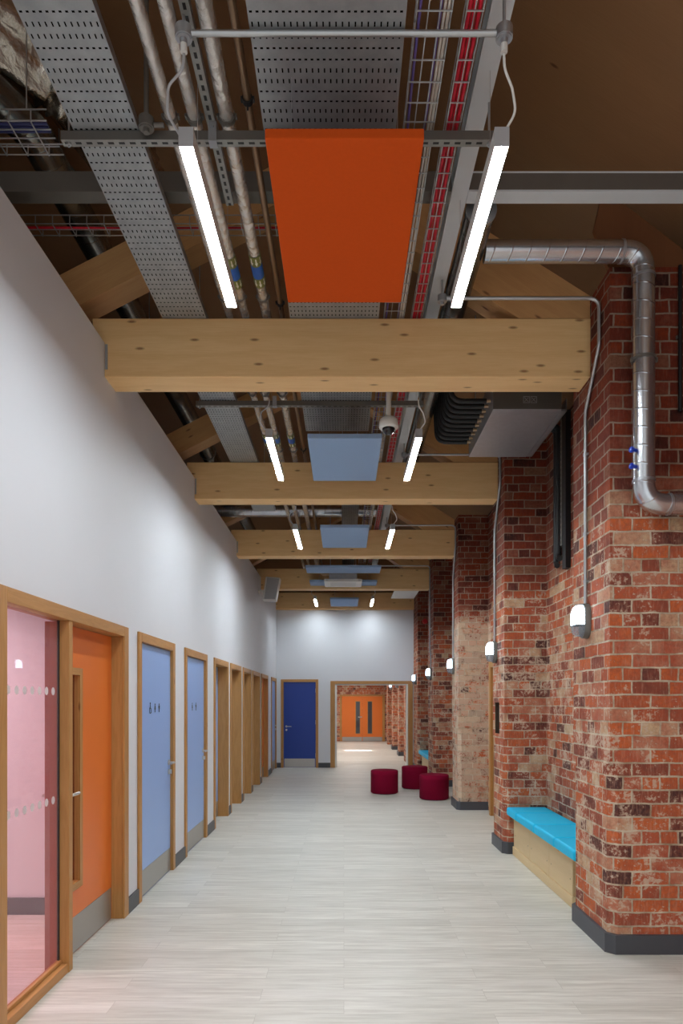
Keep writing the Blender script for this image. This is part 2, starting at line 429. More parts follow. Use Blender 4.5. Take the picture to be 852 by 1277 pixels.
# far wall with blue door and wide opening
DX = (-1.526, -.620); OX = (-.326, 1.668)
mb = MB()
for a, b in ((T, DX[0] + .04), (DX[1] - .04, OX[0] + .06), (OX[1] - .06, 2.6)): mb.box(a, b, FY, FY + .2, 0, 2.0)
mb.box(T, OX[0] + .06, FY, FY + .2, 2.1, BZ0 - .002)
mb.box(T, DX[0] + .04, FY, FY + .2, 2.0, 2.1); mb.box(DX[1] - .04, OX[0] + .06, FY, FY + .2, 2.0, 2.1)
mb.box(OX[0] + .06, 2.6, FY, FY + .2, 2.04, BZ0 - .002); mb.box(OX[1] - .06, 2.6, FY, FY + .2, 2.0, 2.04)
tag(obj('wall_far', mb, M['wall']), 'white end wall over the navy door and wide opening', kind='structure')
mb = MB(); mb.box(-3.0, 2.8, FY + .12, FY + .2, BZ0, 6.4, 0)
tag(obj('wall_gable', mb, M['ply']), 'dark plywood gable above the end wall', kind='structure')

# brick right wall: one masonry skin whose plan steps around the piers
def ring_profile(inset, cham):
    pts = [(2.52 - inset, -3.0)]
    for i, (a, b) in enumerate(PIERS):
        a2, b2 = a - inset, min(b + inset, FY)
        pts += [((BX if i else 2.52) - inset, a2), (PX - inset + cham, a2), (PX - inset, a2 + cham)]
        pts += ([(PX - inset, b2 - cham), (PX - inset + cham, b2), (BX - inset, b2)] if b < FY else [(PX - inset, FY)])
    return pts
NICHE = (7.42, 7.62, 1.25, 1.59)
def brick_band(mb, cham, z0, z1, hole=None):
    pts = ring_profile(0, cham); u = 0.0
    for p, q in zip(pts, pts[1:]):
        L = math.hypot(q[0] - p[0], q[1] - p[1])
        def quad(t0, t1, za, zb):
            P = lambda t: (p[0] + (q[0] - p[0]) * t, p[1] + (q[1] - p[1]) * t)
            a, b = P(t0), P(t1)
            mb.face([(a[0], a[1], za), (b[0], b[1], za), (b[0], b[1], zb), (a[0], a[1], zb)],
                    [(u + L * t0, za), (u + L * t1, za), (u + L * t1, zb), (u + L * t0, zb)])
        if hole and abs(p[0] - PX) < .001 and abs(q[0] - PX) < .001 and p[1] < hole[0] and q[1] > hole[1] and z0 < hole[2] and z1 > hole[3] - .0:
            t0 = (hole[0] - p[1]) / L; t1 = (hole[1] - p[1]) / L
            quad(0, t0, z0, z1); quad(t1, 1, z0, z1); quad(t0, t1, z0, hole[2]); quad(t0, t1, hole[3], z1)
            x1 = PX + .11
            for A in ([(PX, hole[0]), (x1, hole[0])], [(x1, hole[0]), (x1, hole[1])], [(x1, hole[1]), (PX, hole[1])]):
                mb.face([(A[0][0], A[0][1], hole[2]), (A[1][0], A[1][1], hole[2]), (A[1][0], A[1][1], hole[3]), (A[0][0], A[0][1], hole[3])], [(0, 0)] * 4, 1)
            for z in (hole[2], hole[3]):
                mb.face([(PX, hole[0], z), (x1, hole[0], z), (x1, hole[1], z), (PX, hole[1], z)], [(0, 0)] * 4, 1)
        else: quad(0, 1, z0, z1)
        u += L
    return pts
mb = MB(); CH = .05; ZC = 1.3
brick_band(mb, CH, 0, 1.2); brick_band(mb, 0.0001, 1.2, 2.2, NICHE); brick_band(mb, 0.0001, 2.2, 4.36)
for a, b in PIERS:      # little ledges where the chamfer stops
    for y, s in ((a, 1), (b, -1)):
        if b == FY and s == -1: continue
        mb.face([(PX, y, 1.2), (PX + CH, y, 1.2), (PX, y + s * CH, 1.2)], [(0, 0), (.05, 0), (0, .05)])
mb.face([(x, y, 4.36) for x, y in ((2.52, -3), (2.6, -3), (2.6, FY), (2.52, FY))], [(0, 0), (.4, 0), (.4, 19), (0, 19)])
mb.face([(BX, PIERS[0][0], 4.36), (2.53, PIERS[0][0], 4.36), (2.53, FY, 4.36), (BX, FY, 4.36)], [(0, 0), (.4, 0), (.4, 12), (0, 12)])
for a, b in PIERS: mb.face([(PX, a, 4.36), (BX, a, 4.36), (BX, b, 4.36), (PX, b, 4.36)], [(0, a), (.4, a), (.4, b), (0, b)])
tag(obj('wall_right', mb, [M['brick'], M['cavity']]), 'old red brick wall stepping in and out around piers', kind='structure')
mb = MB(); mb.box(2.54, 2.6, -3.0, FY - .01, 4.365, 4.5, 1); tag(obj('trim_1', mb, M['rafter']), 'timber plate along the brick wall head', kind='structure')

# skirting boards
for i, (a, b) in enumerate(PIERS):
    mb = MB(); x0 = PX - .022; c = CH
    e = BX - .002 if i else 2.518
    pts = [(e, a - .022), (x0 + c, a - .022), (x0, a - .022 + c)]
    pts += [(x0, b + .022 - c), (x0 + c, b + .022), (BX - .002, b + .022)] if b < FY else [(x0, FY - .002)]
    inner = [(e, a - .001), (PX + c, a - .001), (PX - .001, a + c)]
    inner += [(PX - .001, b - c), (PX + c, b + .001), (BX - .002, b + .001)] if b < FY else [(PX - .001, FY - .002)]
    for k in range(len(pts) - 1):
        p, q, r, s = pts[k], pts[k + 1], inner[k + 1], inner[k]
        V = [(p[0], p[1], 0), (q[0], q[1], 0), (r[0], r[1], 0), (s[0], s[1], 0), (p[0], p[1], .122), (q[0], q[1], .122), (r[0], r[1], .122), (s[0], s[1], .122)]
        mb.poly(V, [(0, 1, 5, 4), (4, 5, 6, 7), (2, 3, 7, 6), (0, 4, 7, 3), (1, 2, 6, 5), (0, 3, 2, 1)], lambda v: (v[1], v[2]))
    tag(obj('baseboard_right', mb, M['board']), 'dark grey skirting wrapped around a brick pier', kind='structure')
segs = [(-3.0, SCREEN[0])]; prev = SCREEN[1]
for d in LD: segs.append((prev, d[1])); prev = d[2]
segs.append((prev, FY))
for a, b in segs:
    mb = MB(); mb.box(WL, WL + .016, a + .001, b - .001, 0, .12); tag(obj('baseboard_left', mb, M['board']), 'dark grey skirting between the left doors', kind='structure')
for a, b in ((WL + .017, DX[0]), (DX[1], OX[0]), (OX[1], PX - .03)):
    if b - a > .02:
        mb = MB(); mb.box(a + .001, b - .001, FY - .016, FY, 0, .12, 0); tag(obj('baseboard_far', mb, M['board']), 'dark grey skirting on the end wall', kind='structure')

# roof: two plywood slopes, side wall of the roof void, rear beyond
RID = 6.2
rl = lambda x: RID - .30 * abs(x)
rr = lambda x: RID - .66 * x
mb = MB()
mb.prism([(-3.0, rl(3)), (0, RID), (0, RID + .1), (-3.0, rl(3) + .1)], 1, -3.0, FY + .2, 0, (0, 1))
mb.prism([(0, RID), (2.62, rr(2.62)), (2.62, rr(2.62) + .1), (0, RID + .1)], 1, -3.0, FY + .2, 0, (1, -.66))
tag(obj('ceiling', mb, M['ply']), 'brown plywood underside of the pitched roof', kind='structure')
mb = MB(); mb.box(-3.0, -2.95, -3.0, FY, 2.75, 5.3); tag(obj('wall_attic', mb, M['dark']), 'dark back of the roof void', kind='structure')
mb = MB(); mb.box(-5.0, T, -3.0, FY, 2.70, 2.74); tag(obj('ceiling_room', mb, M['wall']), 'white ceiling of the room behind the pink glass', kind='structure')

# the room behind the pink glazed screen
mb = MB(); mb.box(-5.0, T, 5.14, 5.24, 0, 2.70); mb.box(-5.05, -5.0, -3.0, 5.14, 0, 2.70)
tag(obj('wall_room', mb, M['wall']), 'white partition of the room behind the pink glass', kind='structure')
mb = MB(); mb.box(-4.98, T - .01, 5.122, 5.139, 0, .125, 0); tag(obj('baseboard_room', mb, M['board']), 'grey skirting seen through the pink glass', kind='structure')

# corridor beyond the opening
mb = MB(); mb.box(T, 2.6, 27.5, 27.7, 0, 4.0)
mb2 = MB()
mb2.face([(-1.7, 27.5, 0), (2.6, 27.5, 0), (2.6, 27.5, 4.0), (-1.7, 27.5, 4.0)], [(0, 0), (4.3, 0), (4.3, 4), (0, 4)])
mb2.box(-1.7, 2.6, 27.51, 27.7, 0, 4.0)
for a in (18.0, 20.1, 22.7, 25.4):
    b = a + .55
    for P, Q in (((BX, a), (1.63, a)), ((1.63, a), (1.63, b)), ((1.63, b), (BX, b))):
        L = math.hypot(P[0] - Q[0], P[1] - Q[1])
        mb2.face([(P[0], P[1], 0), (Q[0], Q[1], 0), (Q[0], Q[1], 3.6), (P[0], P[1], 3.6)], [(0, 0), (L, 0), (L, 3.6), (0, 3.6)])
mb2.face([(BX, FY + .2, 0), (BX, 27.5, 0), (BX, 27.5, 3.6), (BX, FY + .2, 3.6)], [(0, 0), (11, 0), (11, 3.6), (0, 3.6)])
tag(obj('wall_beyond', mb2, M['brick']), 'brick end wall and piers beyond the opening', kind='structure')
mb = MB(); mb.box(T, WL, FY + .2, 27.5, 0, 3.6); tag(obj('wall_passage', mb, M['wall']), 'white side wall beyond the opening', kind='structure')
mb = MB(); mb.box(T, 2.6, FY + .2, 27.5, 3.0, 3.1); tag(obj('ceiling_beyond', mb, M['wall']), 'white ceiling beyond the opening', kind='structure')
for a in (20.1, 22.7):
    mb = MB(); mb.box(1.605, 1.629, a - .02, a + .57, 0, .12); mb.box(1.605, BX, a - .022, a - .001, 0, .12, 0)
    tag(obj('baseboard_beyond', mb, M['board']), 'dark skirting on a pier beyond the opening', kind='structure')
mb = MB(); mb.box(1.70, BX, 27.48, 27.499, 0, .12, 0); tag(obj('baseboard_beyond', mb, M['board']), 'dark skirting beside the orange double doors', kind='structure')

# ------------------------------------------------------------------ doors
class Wall2:
    """maps (along, outward, z) on a wall to world coordinates"""
    def __init__(s, kind, base): s.k, s.b = kind, base
    def p(s, a, d, z): return (s.b + d, a, z) if s.k == 'L' else (a, s.b - d, z)
    def box(s, mb, a0, a1, d0, d1, z0, z1, g, mat=0):
        P, Q = s.p(a0, d0, z0), s.p(a1, d1, z1)
        gr = 2 if g == 'z' else (1 if s.k == 'L' else 0)
        mb.box(P[0], Q[0], P[1], Q[1], P[2], Q[2], gr, mat)
    def ax(s): return 0 if s.k == 'L' else 1
LW, FW = Wall2('L', WL), Wall2('F', FY)

def handle(W, a, d, z, direction, parent, mat, key=True):
    mb = MB()
    mb.tube([W.p(a, d, z), W.p(a, d + .008, z)], .026, 20)
    path = fillet([W.p(a, d + .008, z), W.p(a, d + .058, z), W.p(a + direction * .125, d + .058, z)], .018, 5)
    mb.tube(path, .0095, 10)
    if key: mb.tube([W.p(a, d, z - .085), W.p(a, d + .012, z - .085)], .024, 18); mb.box(*[c for i in range(3) for c in sorted((W.p(a - .004, d + .01, z - .105)[i], W.p(a + .004, d + .03, z - .065)[i]))])
    return obj('handle', mb, mat, parent)

def door_frame(W, a0, a1, depth, top, aw=.075, out=.018, name='frame', bottom=False, lip=.0):
    mb = MB(); t = .028
    W.box(mb, a0, a0 + aw, 0.0005, out, 0, top, 'z'); W.box(mb, a1 - aw, a1, .0005, out, 0, top, 'z')
    W.box(mb, a0 + aw, a1 - aw, .0005, out, top - aw, top, 'h')
    W.box(mb, a0 + .047, a0 + aw - lip, -depth, -.0005, 0, top - .047, 'z'); W.box(mb, a1 - aw + lip, a1 - .047, -depth, -.0005, 0, top - .047, 'z')
    W.box(mb, a0 + aw - lip, a1 - aw + lip, -depth, -.0005, top - aw + lip, top - .047, 'h')
    return mb

def pictogram(W, a, d, z, kind, parent, h=.085):
    mb = MB(); s = h / 10.0
    sg = -1 if W.k == 'L' else 1       # door seen from the corridor: left is +along on the left wall
    def disc(cu, cv, r, n=16, r2=None, a0=0, a1=2 * PI):
        if r2 is None:
            mb.face([W.p(a + (cu + r * math.cos(2 * PI * k / n)) * s, d, z + (cv + r * math.sin(2 * PI * k / n)) * s) for k in range(n)], [(0, 0)] * n)
        else:
            for k in range(n):
                t0, t1 = a0 + (a1 - a0) * k / n, a0 + (a1 - a0) * (k + 1) / n
                q = [(cu + R * math.cos(t), cv + R * math.sin(t)) for R, t in ((r, t0), (r, t1), (r2, t1), (r2, t0))]
                mb.face([W.p(a + x * s, d, z + y * s) for x, y in q], [(0, 0)] * 4)
    def pl(pts): mb.face([W.p(a + x * s, d, z + y * s) for x, y in pts], [(0, 0)] * len(pts))
    if kind == 'man':
        disc(0, 4.1, .95); pl([(-1.5, 2.8), (1.5, 2.8), (1.5, -.6), (-1.5, -.6)]); pl([(-.95, -.6), (-.1, -.6), (-.1, -5), (-.95, -5)]); pl([(.1, -.6), (.95, -.6), (.95, -5), (.1, -5)])
        pl([(-2.2, 2.6), (-1.75, 2.6), (-1.75, -.8), (-2.2, -.8)]); pl([(1.75, 2.6), (2.2, 2.6), (2.2, -.8), (1.75, -.8)])
    elif kind == 'woman':
        disc(0, 4.1, .95); pl([(-1.0, 2.8), (1.0, 2.8), (2.3, -1.8), (-2.3, -1.8)]); pl([(-.85, -1.8), (-.1, -1.8), (-.1, -5), (-.85, -5)]); pl([(.1, -1.8), (.85, -1.8), (.85, -5), (.1, -5)])
    else:
        disc(-.8, 4.1, 1.0); pl([(-1.4, 2.9), (-.2, 2.9), (.1, -.6), (-1.3, -.6)]); pl([(-.5, .1), (2.0, .1), (2.0, -.9), (-.5, -.9)]); pl([(1.2, -.9), (2.1, -.9), (3.1, -4.2), (2.2, -4.2)])
        disc(-.4, -1.9, 3.1, 22, 2.35, PI * .6, PI * 2.05)
    o = obj('pictogram', mb, M['ink'], parent)
    o['label'] = {'man': 'dark standing man symbol', 'woman': 'dark standing woman symbol', 'chair': 'dark wheelchair user symbol'}[kind]
    sol = o.modifiers.new('thick', 'SOLIDIFY'); sol.thickness = .002; sol.offset = 0
    return o

def door(n, W, a0, a1, depth, top, mat, label, hz=1.03, hside=1, aw=.075, icons=(), kick=.22, wallthk=.16, hinge=False):
    c = W.p((a0 + a1) / 2, 0, 0)
    root = thing('door_%d' % n, label, 'door', c, kind='structure')
    obj('frame', door_frame(W, a0, a1, wallthk, top, aw), M['oak'], root, .003)
    mb = MB(); W.box(mb, a0 + aw + .004, a1 - aw - .004, -depth - .044, -depth, .008, top - aw - .004, 'z')
    leaf = obj('leaf', mb, mat, root, .002)
    if kick:
        mb = MB(); W.box(mb, a0 + aw + .02, a1 - aw - .02, -depth + .0005, -depth + .003, .015, kick, 'h'); obj('kick_plate', mb, M['kick'], leaf)
    if hside:
        ha = (a1 - aw - .07) if hside > 0 else (a0 + aw + .07)
        handle(W, ha, -depth, hz, -hside, leaf, M['chrome'])
    if hinge:
        mb = MB()
        for z in (.25, 1.05, 1.82): mb.tube([W.p(a1 - aw - .002, -depth + .008, z), W.p(a1 - aw - .002, -depth + .008, z + .1)], .007, 10)
        obj('hinge', mb, M['chrome'], leaf)
    for a, k, hh in icons: pictogram(W, a, -depth + .003, 1.545, k, leaf, hh)
    return root

names = ['light blue door with three dark toilet symbols', 'light blue door with two dark toilet symbols', 'recessed light blue door, first of the deep oak-lined doorways', 'recessed light blue door, second of the deep oak-lined doorways',
         'third of the deep oak-lined doorways along the white wall', 'fourth of the deep oak-lined doorways along the white wall', 'recessed orange door, last of the deep oak-lined doorways', 'flush light blue door beside the end wall corner']
for i, d in enumerate(LD):
    ic = {0: ((5.80, 'chair', .095), (5.94, 'woman', .075), (6.07, 'man', .075)), 1: ((7.40, 'woman', .085), (7.58, 'man', .085))}.get(i, ())
    mat = M['d_orange'] if i == 6 else M['d_blue']
    door(i + 2, LW, d[1], d[2], d[3], TOP, mat, names[i], icons=ic, hside=1 if i < 2 or i == 7 else 0)
door(10, FW, DX[0], DX[1], .012, 2.14, M['d_navy'], 'navy blue door in the white end wall', hz=1.0, hside=-1, aw=.062, hinge=True)

# wide cased opening in the end wall
root = thing('door_11', 'oak-cased wide opening in the white end wall', 'doorway', ((OX[0] + OX[1]) / 2, FY, 0), kind='structure')
mb = MB()
FW.box(mb, OX[0], OX[0] + .109, .0005, .02, 0, 2.1, 'z'); FW.box(mb, OX[1] - .115, OX[1], .0005, .02, 0, 2.1, 'z'); FW.box(mb, OX[0] + .109, OX[1] - .115, .0005, .02, 2.027, 2.1, 'h')
obj('frame', mb, M['oak'], root, .003)
mb = MB(); FW.box(mb, OX[0] + .065, OX[0] + .155, -.19, -.0005, 0, 2.03, 'z'); FW.box(mb, OX[1] - .15, OX[1] - .065, -.19, -.0005, 0, 2.03, 'z'); FW.box(mb, OX[0] + .155, OX[1] - .15, -.19, -.0005, 2.0, 2.03, 'h')
obj('reveal', mb, M['white'], root)

# orange double doors far beyond
BW = Wall2('F', 27.5)
root = thing('door_12', 'pair of orange doors with tall glass strips in far brick wall', 'door', (.74, 27.5, 0), kind='structure')
mb = MB(); a0, a1, tp = -.16, 1.644, 1.88
BW.box(mb, a0, a0 + .075, .0005, .03, 0, tp, 'z'); BW.box(mb, a1 - .09, a1, .0005, .03, 0, tp, 'z'); BW.box(mb, a0 + .075, a1 - .09, .0005, .03, tp - .06, tp, 'h')
obj('frame', mb, M['oak'], root)
for s, (l0, l1, v0, v1) in enumerate(((-.08, .738, .485, .64), (.745, 1.55, .97, 1.126))):
    mb = MB(); BW.box(mb, l0, l1, .001, .018, .01, tp - .065, 'z'); lf = obj('leaf', mb, M['d_orange'], root)
    mb = MB(); BW.box(mb, v0 - .02, v1 + .02, .0185, .024, .30, 1.62, 'z'); obj('vision_frame', mb, M['oak'], lf)
    mb = MB(); BW.box(mb, v0, v1, .0245, .027, .32, 1.60, 'z'); obj('vision_glass', mb, M['farvision'], lf)
    mb = MB(); BW.box(mb, l0 + .01, l1 - .01, .0185, .021, .012, .18, 'h'); obj('kick_plate', mb, M['kick'], lf)
handle(BW, .70, .018, .98, -1, root, M['chrome'], False)

# pink glazed screen with the orange door
root = thing('window_1', 'oak-framed pink glazed screen beside the orange door', 'window', (WL, 3.6, 0), kind='structure')
ya, yb = SCREEN; mu0, mu1 = 4.03, 4.085
mb = MB()
LW.box(mb, ya, ya + .09, -.10, .018, 0, TOP, 'z'); LW.box(mb, yb - .1, yb, .0005, .018, 0, TOP, 'z')
LW.box(mb, ya + .09, yb - .1, .0005, .018, TOP - .075, TOP, 'h')
LW.box(mb, ya + .09, yb - .047, -.10, -.0005, TOP - .075, TOP - .047, 'h')
LW.box(mb, yb - .1, yb - .047, -.10, -.0005, 0, TOP - .075, 'z')
LW.box(mb, mu0, mu1, -.062, .012, 0, TOP - .0755, 'z')
LW.box(mb, ya + .09, mu0, -.062, .006, 0, .055, 'h'); LW.box(mb, ya + .09, mu0, -.062, -.03, .055, .075, 'h')
obj('frame', mb, M['oak'], root, .003)
mb = MB(); LW.box(mb, mu0 + .006, mu1 + .004, -.135, -.064, 0, TOP - .08, 'z'); obj('door_stop', mb, M['stop'], root)
mb = MB(); LW.box(mb, ya + .09, mu0, -.052, -.046, .06, TOP - .075, 'z'); pane = obj('pane', mb, M['pink'], root)
mb = MB(); n = 18
for z in (1.03, 1.66):
    for k in range(8):
        yc = 3.325 + k * .088
        mb.face([LW.p(yc + .023 * math.cos(2 * PI * j / n), -.0445, z + .023 * math.sin(2 * PI * j / n)) for j in range(n)], [(0, 0)] * n)
obj('manifestation_dots', mb, M['frost'], pane)
# black gasket line beside the mullion
mb = MB(); LW.box(mb, mu0 - .012, mu0 - .0005, -.056, -.044, .06, TOP - .076, 'z'); obj('gasket', mb, M['black'], root)

root = thing('door_1', 'orange door with tall oak-framed glass strip beside pink glazing', 'door', (WL, 4.55, 0), kind='structure')
l0, l1, dp = mu1 + .006, yb - .104, .078
v0, v1, vz0, vz1 = 4.16, 4.40, .45, 1.77
mb = MB()
LW.box(mb, l0, v0, -dp - .044, -dp, .008, TOP - .08, 'z'); LW.box(mb, v1, l1, -dp - .044, -dp, .008, TOP - .08, 'z')
LW.box(mb, v0, v1, -dp - .044, -dp, .008, vz0, 'z'); LW.box(mb, v0, v1, -dp - .044, -dp, vz1, TOP - .08, 'z')
leaf = obj('leaf', mb, M['d_orange'], root)
mb = MB()
LW.box(mb, v0 - .045, v0, -dp, -dp + .012, vz0 - .045, vz1 + .045, 'z'); LW.box(mb, v1, v1 + .045, -dp, -dp + .012, vz0 - .045, vz1 + .045, 'z')
LW.box(mb, v0, v1, -dp, -dp + .012, vz0 - .045, vz0, 'h'); LW.box(mb, v0, v1, -dp, -dp + .012, vz1, vz1 + .045, 'h')
LW.box(mb, v1 - .002, v1 + .0, -dp - .04, -dp, vz0, vz1, 'z'); LW.box(mb, v0, v1, -dp - .04, -dp, vz0, vz0 + .003, 'h')
obj('vision_frame', mb, M['oak'], leaf, .002)
mb = MB(); LW.box(mb, v0, v1, -dp - .03, -dp - .024, vz0, vz1, 'z'); obj('vision_glass', mb, M['vision'], leaf)
mb = MB(); LW.box(mb, l0 + .015, l1 - .015, -dp + .0005, -dp + .003, .012, .235, 'h'); obj('kick_plate', mb, M['kick'], leaf)
h = handle(LW, l0 + .045, -dp, 1.03, 1, leaf, M['chrome'], False)
mb = MB(); mb.tube(fillet([LW.p(l0 + .045, -dp - .044, 1.03), LW.p(l0 + .045, -dp - .10, 1.03), LW.p(l0 + .045 - .0, -dp - .115, 1.03)], .01, 3), .0095, 10)
mb.tube([LW.p(l0 + .045, -dp - .10, 1.03), LW.p(l0 + .16, -dp - .10, 1.03)], .0095, 10); o = obj('handle', mb, M['chrome'], leaf)

# door trim standing in the second bay, behind the second pier
root = thing('door_13', 'oak door jamb just showing behind the second brick pier', 'doorway', (BX, 9.1, 0), kind='structure')
mb = MB(); mb.box(2.05, BX - .002, 9.55, 9.64, 0, 2.165, 2); mb.box(2.05, BX - .002, 8.55, 8.64, 0, 2.165, 2); mb.box(2.05, BX - .002, 8.64, 9.55, 2.08, 2.165, 1)
obj('frame', mb, M['oak'], root, .003)
mb = MB(); mb.box(2.09, BX - .002, 8.645, 9.545, .01, 2.075, 2); obj('leaf', mb, M['oak'], root)

# ------------------------------------------------------------------ timber frame
blab = ['wide glulam timber beam nearest the orange ceiling panel', 'timber cross beam behind the large blue ceiling panel', 'timber cross beam third along from the orange panel', 'timber cross beam above the white air conditioning grille', 'timber cross beam sitting on top of the white end wall']
for i, y in enumerate(BEAMS):
    y1 = y + BT if i < 4 else FY + .115
    root = thing('timber_beam', blab[i], 'beam', (0, y + BT / 2, BZ0), 'timber cross beams')
    mb = MB(); mb.box(-1.72 if i < 4 else -1.83, PX - .002, y, y1, BZ0, BZ1, 0); obj('member', mb, M['beam'], root, .004)
    if i < 3:
        mb = MB(); mb.box(WL + .003, WL + .02, y - .006, y - .001, BZ0 + .05, BZ0 + .22, 2)
        for k in range(7): mb.tube([(WL + .012, y - .010, BZ0 + .065 + k * .023), (WL + .012, y - .005, BZ0 + .065 + k * .023)], .005, 8)
        obj('hanger_plate', mb, M['galv'], root)
    if i < 4:
        ord_ = ['first', 'second', 'third', 'fourth'][i]
        mb = MB(); k = .515
        zt = lambda x: 4.533 + k * (x + 1.927); zb = lambda x: 4.325 + k * (x + 1.797)
        mb.prism([(-2.35, zb(-2.35)), (-.02, zb(-.02)), (-.02, zt(-.02)), (-2.35, zt(-2.35))], 1, y + .01, y + BT - .01, 0, (1, k))
        r = obj('rafter', mb, M['rafter'], None, .003); tag(r, 'sloping timber rafter over the white wall side, above the %s cross beam' % ord_, 'rafter', 'left sloping rafters', 'thing')
        mb = MB()
        zb2 = lambda x: 4.226 + .65 * (1.2 - x); zt2 = lambda x: 4.38 + .63 * (1.69 - x)
        mb.prism([(.02, zb2(.02)), (1.20, zb2(1.20)), (PX - .003, 4.226), (PX - .003, zt2(PX)), (.02, zt2(.02))], 1, y + .01, y + BT - .01, 0, (1, -.64))
        r = obj('rafter', mb, M['rafter'], None, .003); tag(r, 'deep sloping timber rafter over the brick side, above the %s cross beam' % ord_, 'rafter', 'right sloping rafters', 'thing')
# plywood gusset standing on top of the first pier
for j, y in enumerate([PIERS[0][0] + .03]):
    mb = MB(); mb.prism([(1.60, 4.62), (1.695, 4.365), (2.2, 4.365), (2.2, 4.47), (1.90, 4.70), (1.66, 4.88)], 1, y, y + .03, 0, (0, 1))
    tag(obj('plywood_gusset', mb, M['gusset']), 'plywood gusset board standing on top of the nearest brick pier', 'gusset', None, 'thing')

# steel: long section above the right lights, cross sections
def ibeam_y(name, x0, x1, y0, y1, z0, h=.10, label=''):
    mb = MB(); t = .012; xm = (x0 + x1) / 2
    mb.box(x0, x1, y0, y1, z0, z0 + t, 1); mb.box(x0, x1, y0, y1, z0 + h - t, z0 + h, 1); mb.box(xm - .006, xm + .006, y0, y1, z0 + t, z0 + h - t, 1)
    return tag(obj(name, mb, M['steel']), label, 'steel beam', None, 'thing')
ibeam_y('steel_beam', .585, .675, .8, FY - .1, 4.365, label='long pale steel beam running above the right row of lights')
def channel_x(x0, x1, y0, y1, z0, label, mat):
    mb = MB(); h = .10; t = .01
    mb.box(x0, x1, y0, y1, z0, z0 + t, 0); mb.box(x0, x1, y0, y0 + t, z0 + t, z0 + h, 0, 1); mb.box(x0, x1, y0, y1, z0 + h, z0 + h + t, 0)
    return tag(obj('steel_channel', mb, mat), label, 'steel channel', 'cross steel channels', 'thing')
channel_x(.677, 2.515, 3.70, 3.79, 4.366, 'horizontal steel channel reaching out over the brick pier side', [M['steel'], M['darksteel']])
channel_x(-2.6, .583, 3.70, 3.79, 4.366, 'horizontal steel channel running over the white wall side', [M['darksteel'], M['darksteel']])

# strut rails under the trays
def strut(y, x0, x1, label, clipx=(-.80, -.60, -.40)):
    root = thing('strut_rail', label, 'strut rail', ((x0 + x1) / 2, y, 4.18), 'slotted strut rails')
    mb = MB(); z0 = 4.178
    mb.box(x0, x1, y, y + .004, z0 + .002, z0 + .042, 0, 1); mb.box(x0, x1, y + .037, y + .041, z0 + .002, z0 + .042, 0, 1)
    mb.face([(x0, y, z0), (x1, y, z0), (x1, y + .041, z0), (x0, y + .041, z0)], [(x0, -.0205), (x1, -.0205), (x1, .0205), (x0, .0205)], 0)
    mb.box(x0, x1, y, y + .041, z0 + .001, z0 + .002, 0, 1)
    obj('rail', mb, [M['slot'], M['darksteel']], root)
    for x in (x0 + .03, x1 - .03):
        mb = MB(); mb.tube([(x, y + .02, 4.16), (x, y + .02, rl(x) - .01 if x < 0 else 4.364)], .005, 8); mb.tube([(x, y + .02, 4.168), (x, y + .02, 4.178)], .012, 6)
        obj('hanger_rod', mb, M['conduit'], root)
    mb = MB(); mb.box(-.622, -.585, y - .004, y - .0005, 4.175, 4.26); mb.box(-.622, -.585, y - .004, y + .043, 4.172, 4.1755); mb.tube([(-.603, y - .012, 4.235), (-.603, y - .004, 4.235)], .008, 6)
    obj('mounting_bracket', mb, M['galv'], root)
    return root
strut(3.13, -1.30, .70, 'slotted strut rail holding the orange panel and trays')
strut(5.94, -1.29, .69, 'slotted strut rail behind the first timber beam by the camera dome')

# perforated trays
def tray(x0, x1, y0, y1, label, z=4.224, h=.045):
    mb = MB(); t = .0015
    mb.face([(x0, y0, z), (x1, y0, z), (x1, y1, z), (x0, y1, z)], [(0, y0), (x1 - x0, y0), (x1 - x0, y1), (0, y1)], 0)
    for x in (x0, x1): mb.face([(x, y0, z), (x, y1, z), (x, y1, z + h), (x, y0, z + h)], [(0, 0)] * 4, 1)
    y = y0 + 1.1
    while y < y1:
        mb.box(x0 - .002, x1 + .002, y, y + .004, z - .002, z + .01, 0, 1); y += 3.0
    root = thing('cable_tray', label, 'cable tray', ((x0 + x1) / 2, y0, z), 'perforated cable trays')
    obj('tray_bed', mb, [M['tray'], M['galv']], root)
    for x in (x0 + .01, x1 - .01):
        mb = MB(); mb.tube([(x, y0 + .5, z + h), (x, y0 + .5, (rl(x) if x < 0 else rr(x)) - .01)], .004, 6); obj('hanger_rod', mb, M['conduit'], root)
    return root
tray(-1.242, -.942, 1.2, 9.4, 'perforated grey cable tray nearest the white wall')
tray(-.368, .238, 1.2, 6.62, 'widest perforated grey cable tray, above the orange panel')
tray(-.03, .20, 9.0, 16.0, 'narrow perforated tray behind the third timber beam')

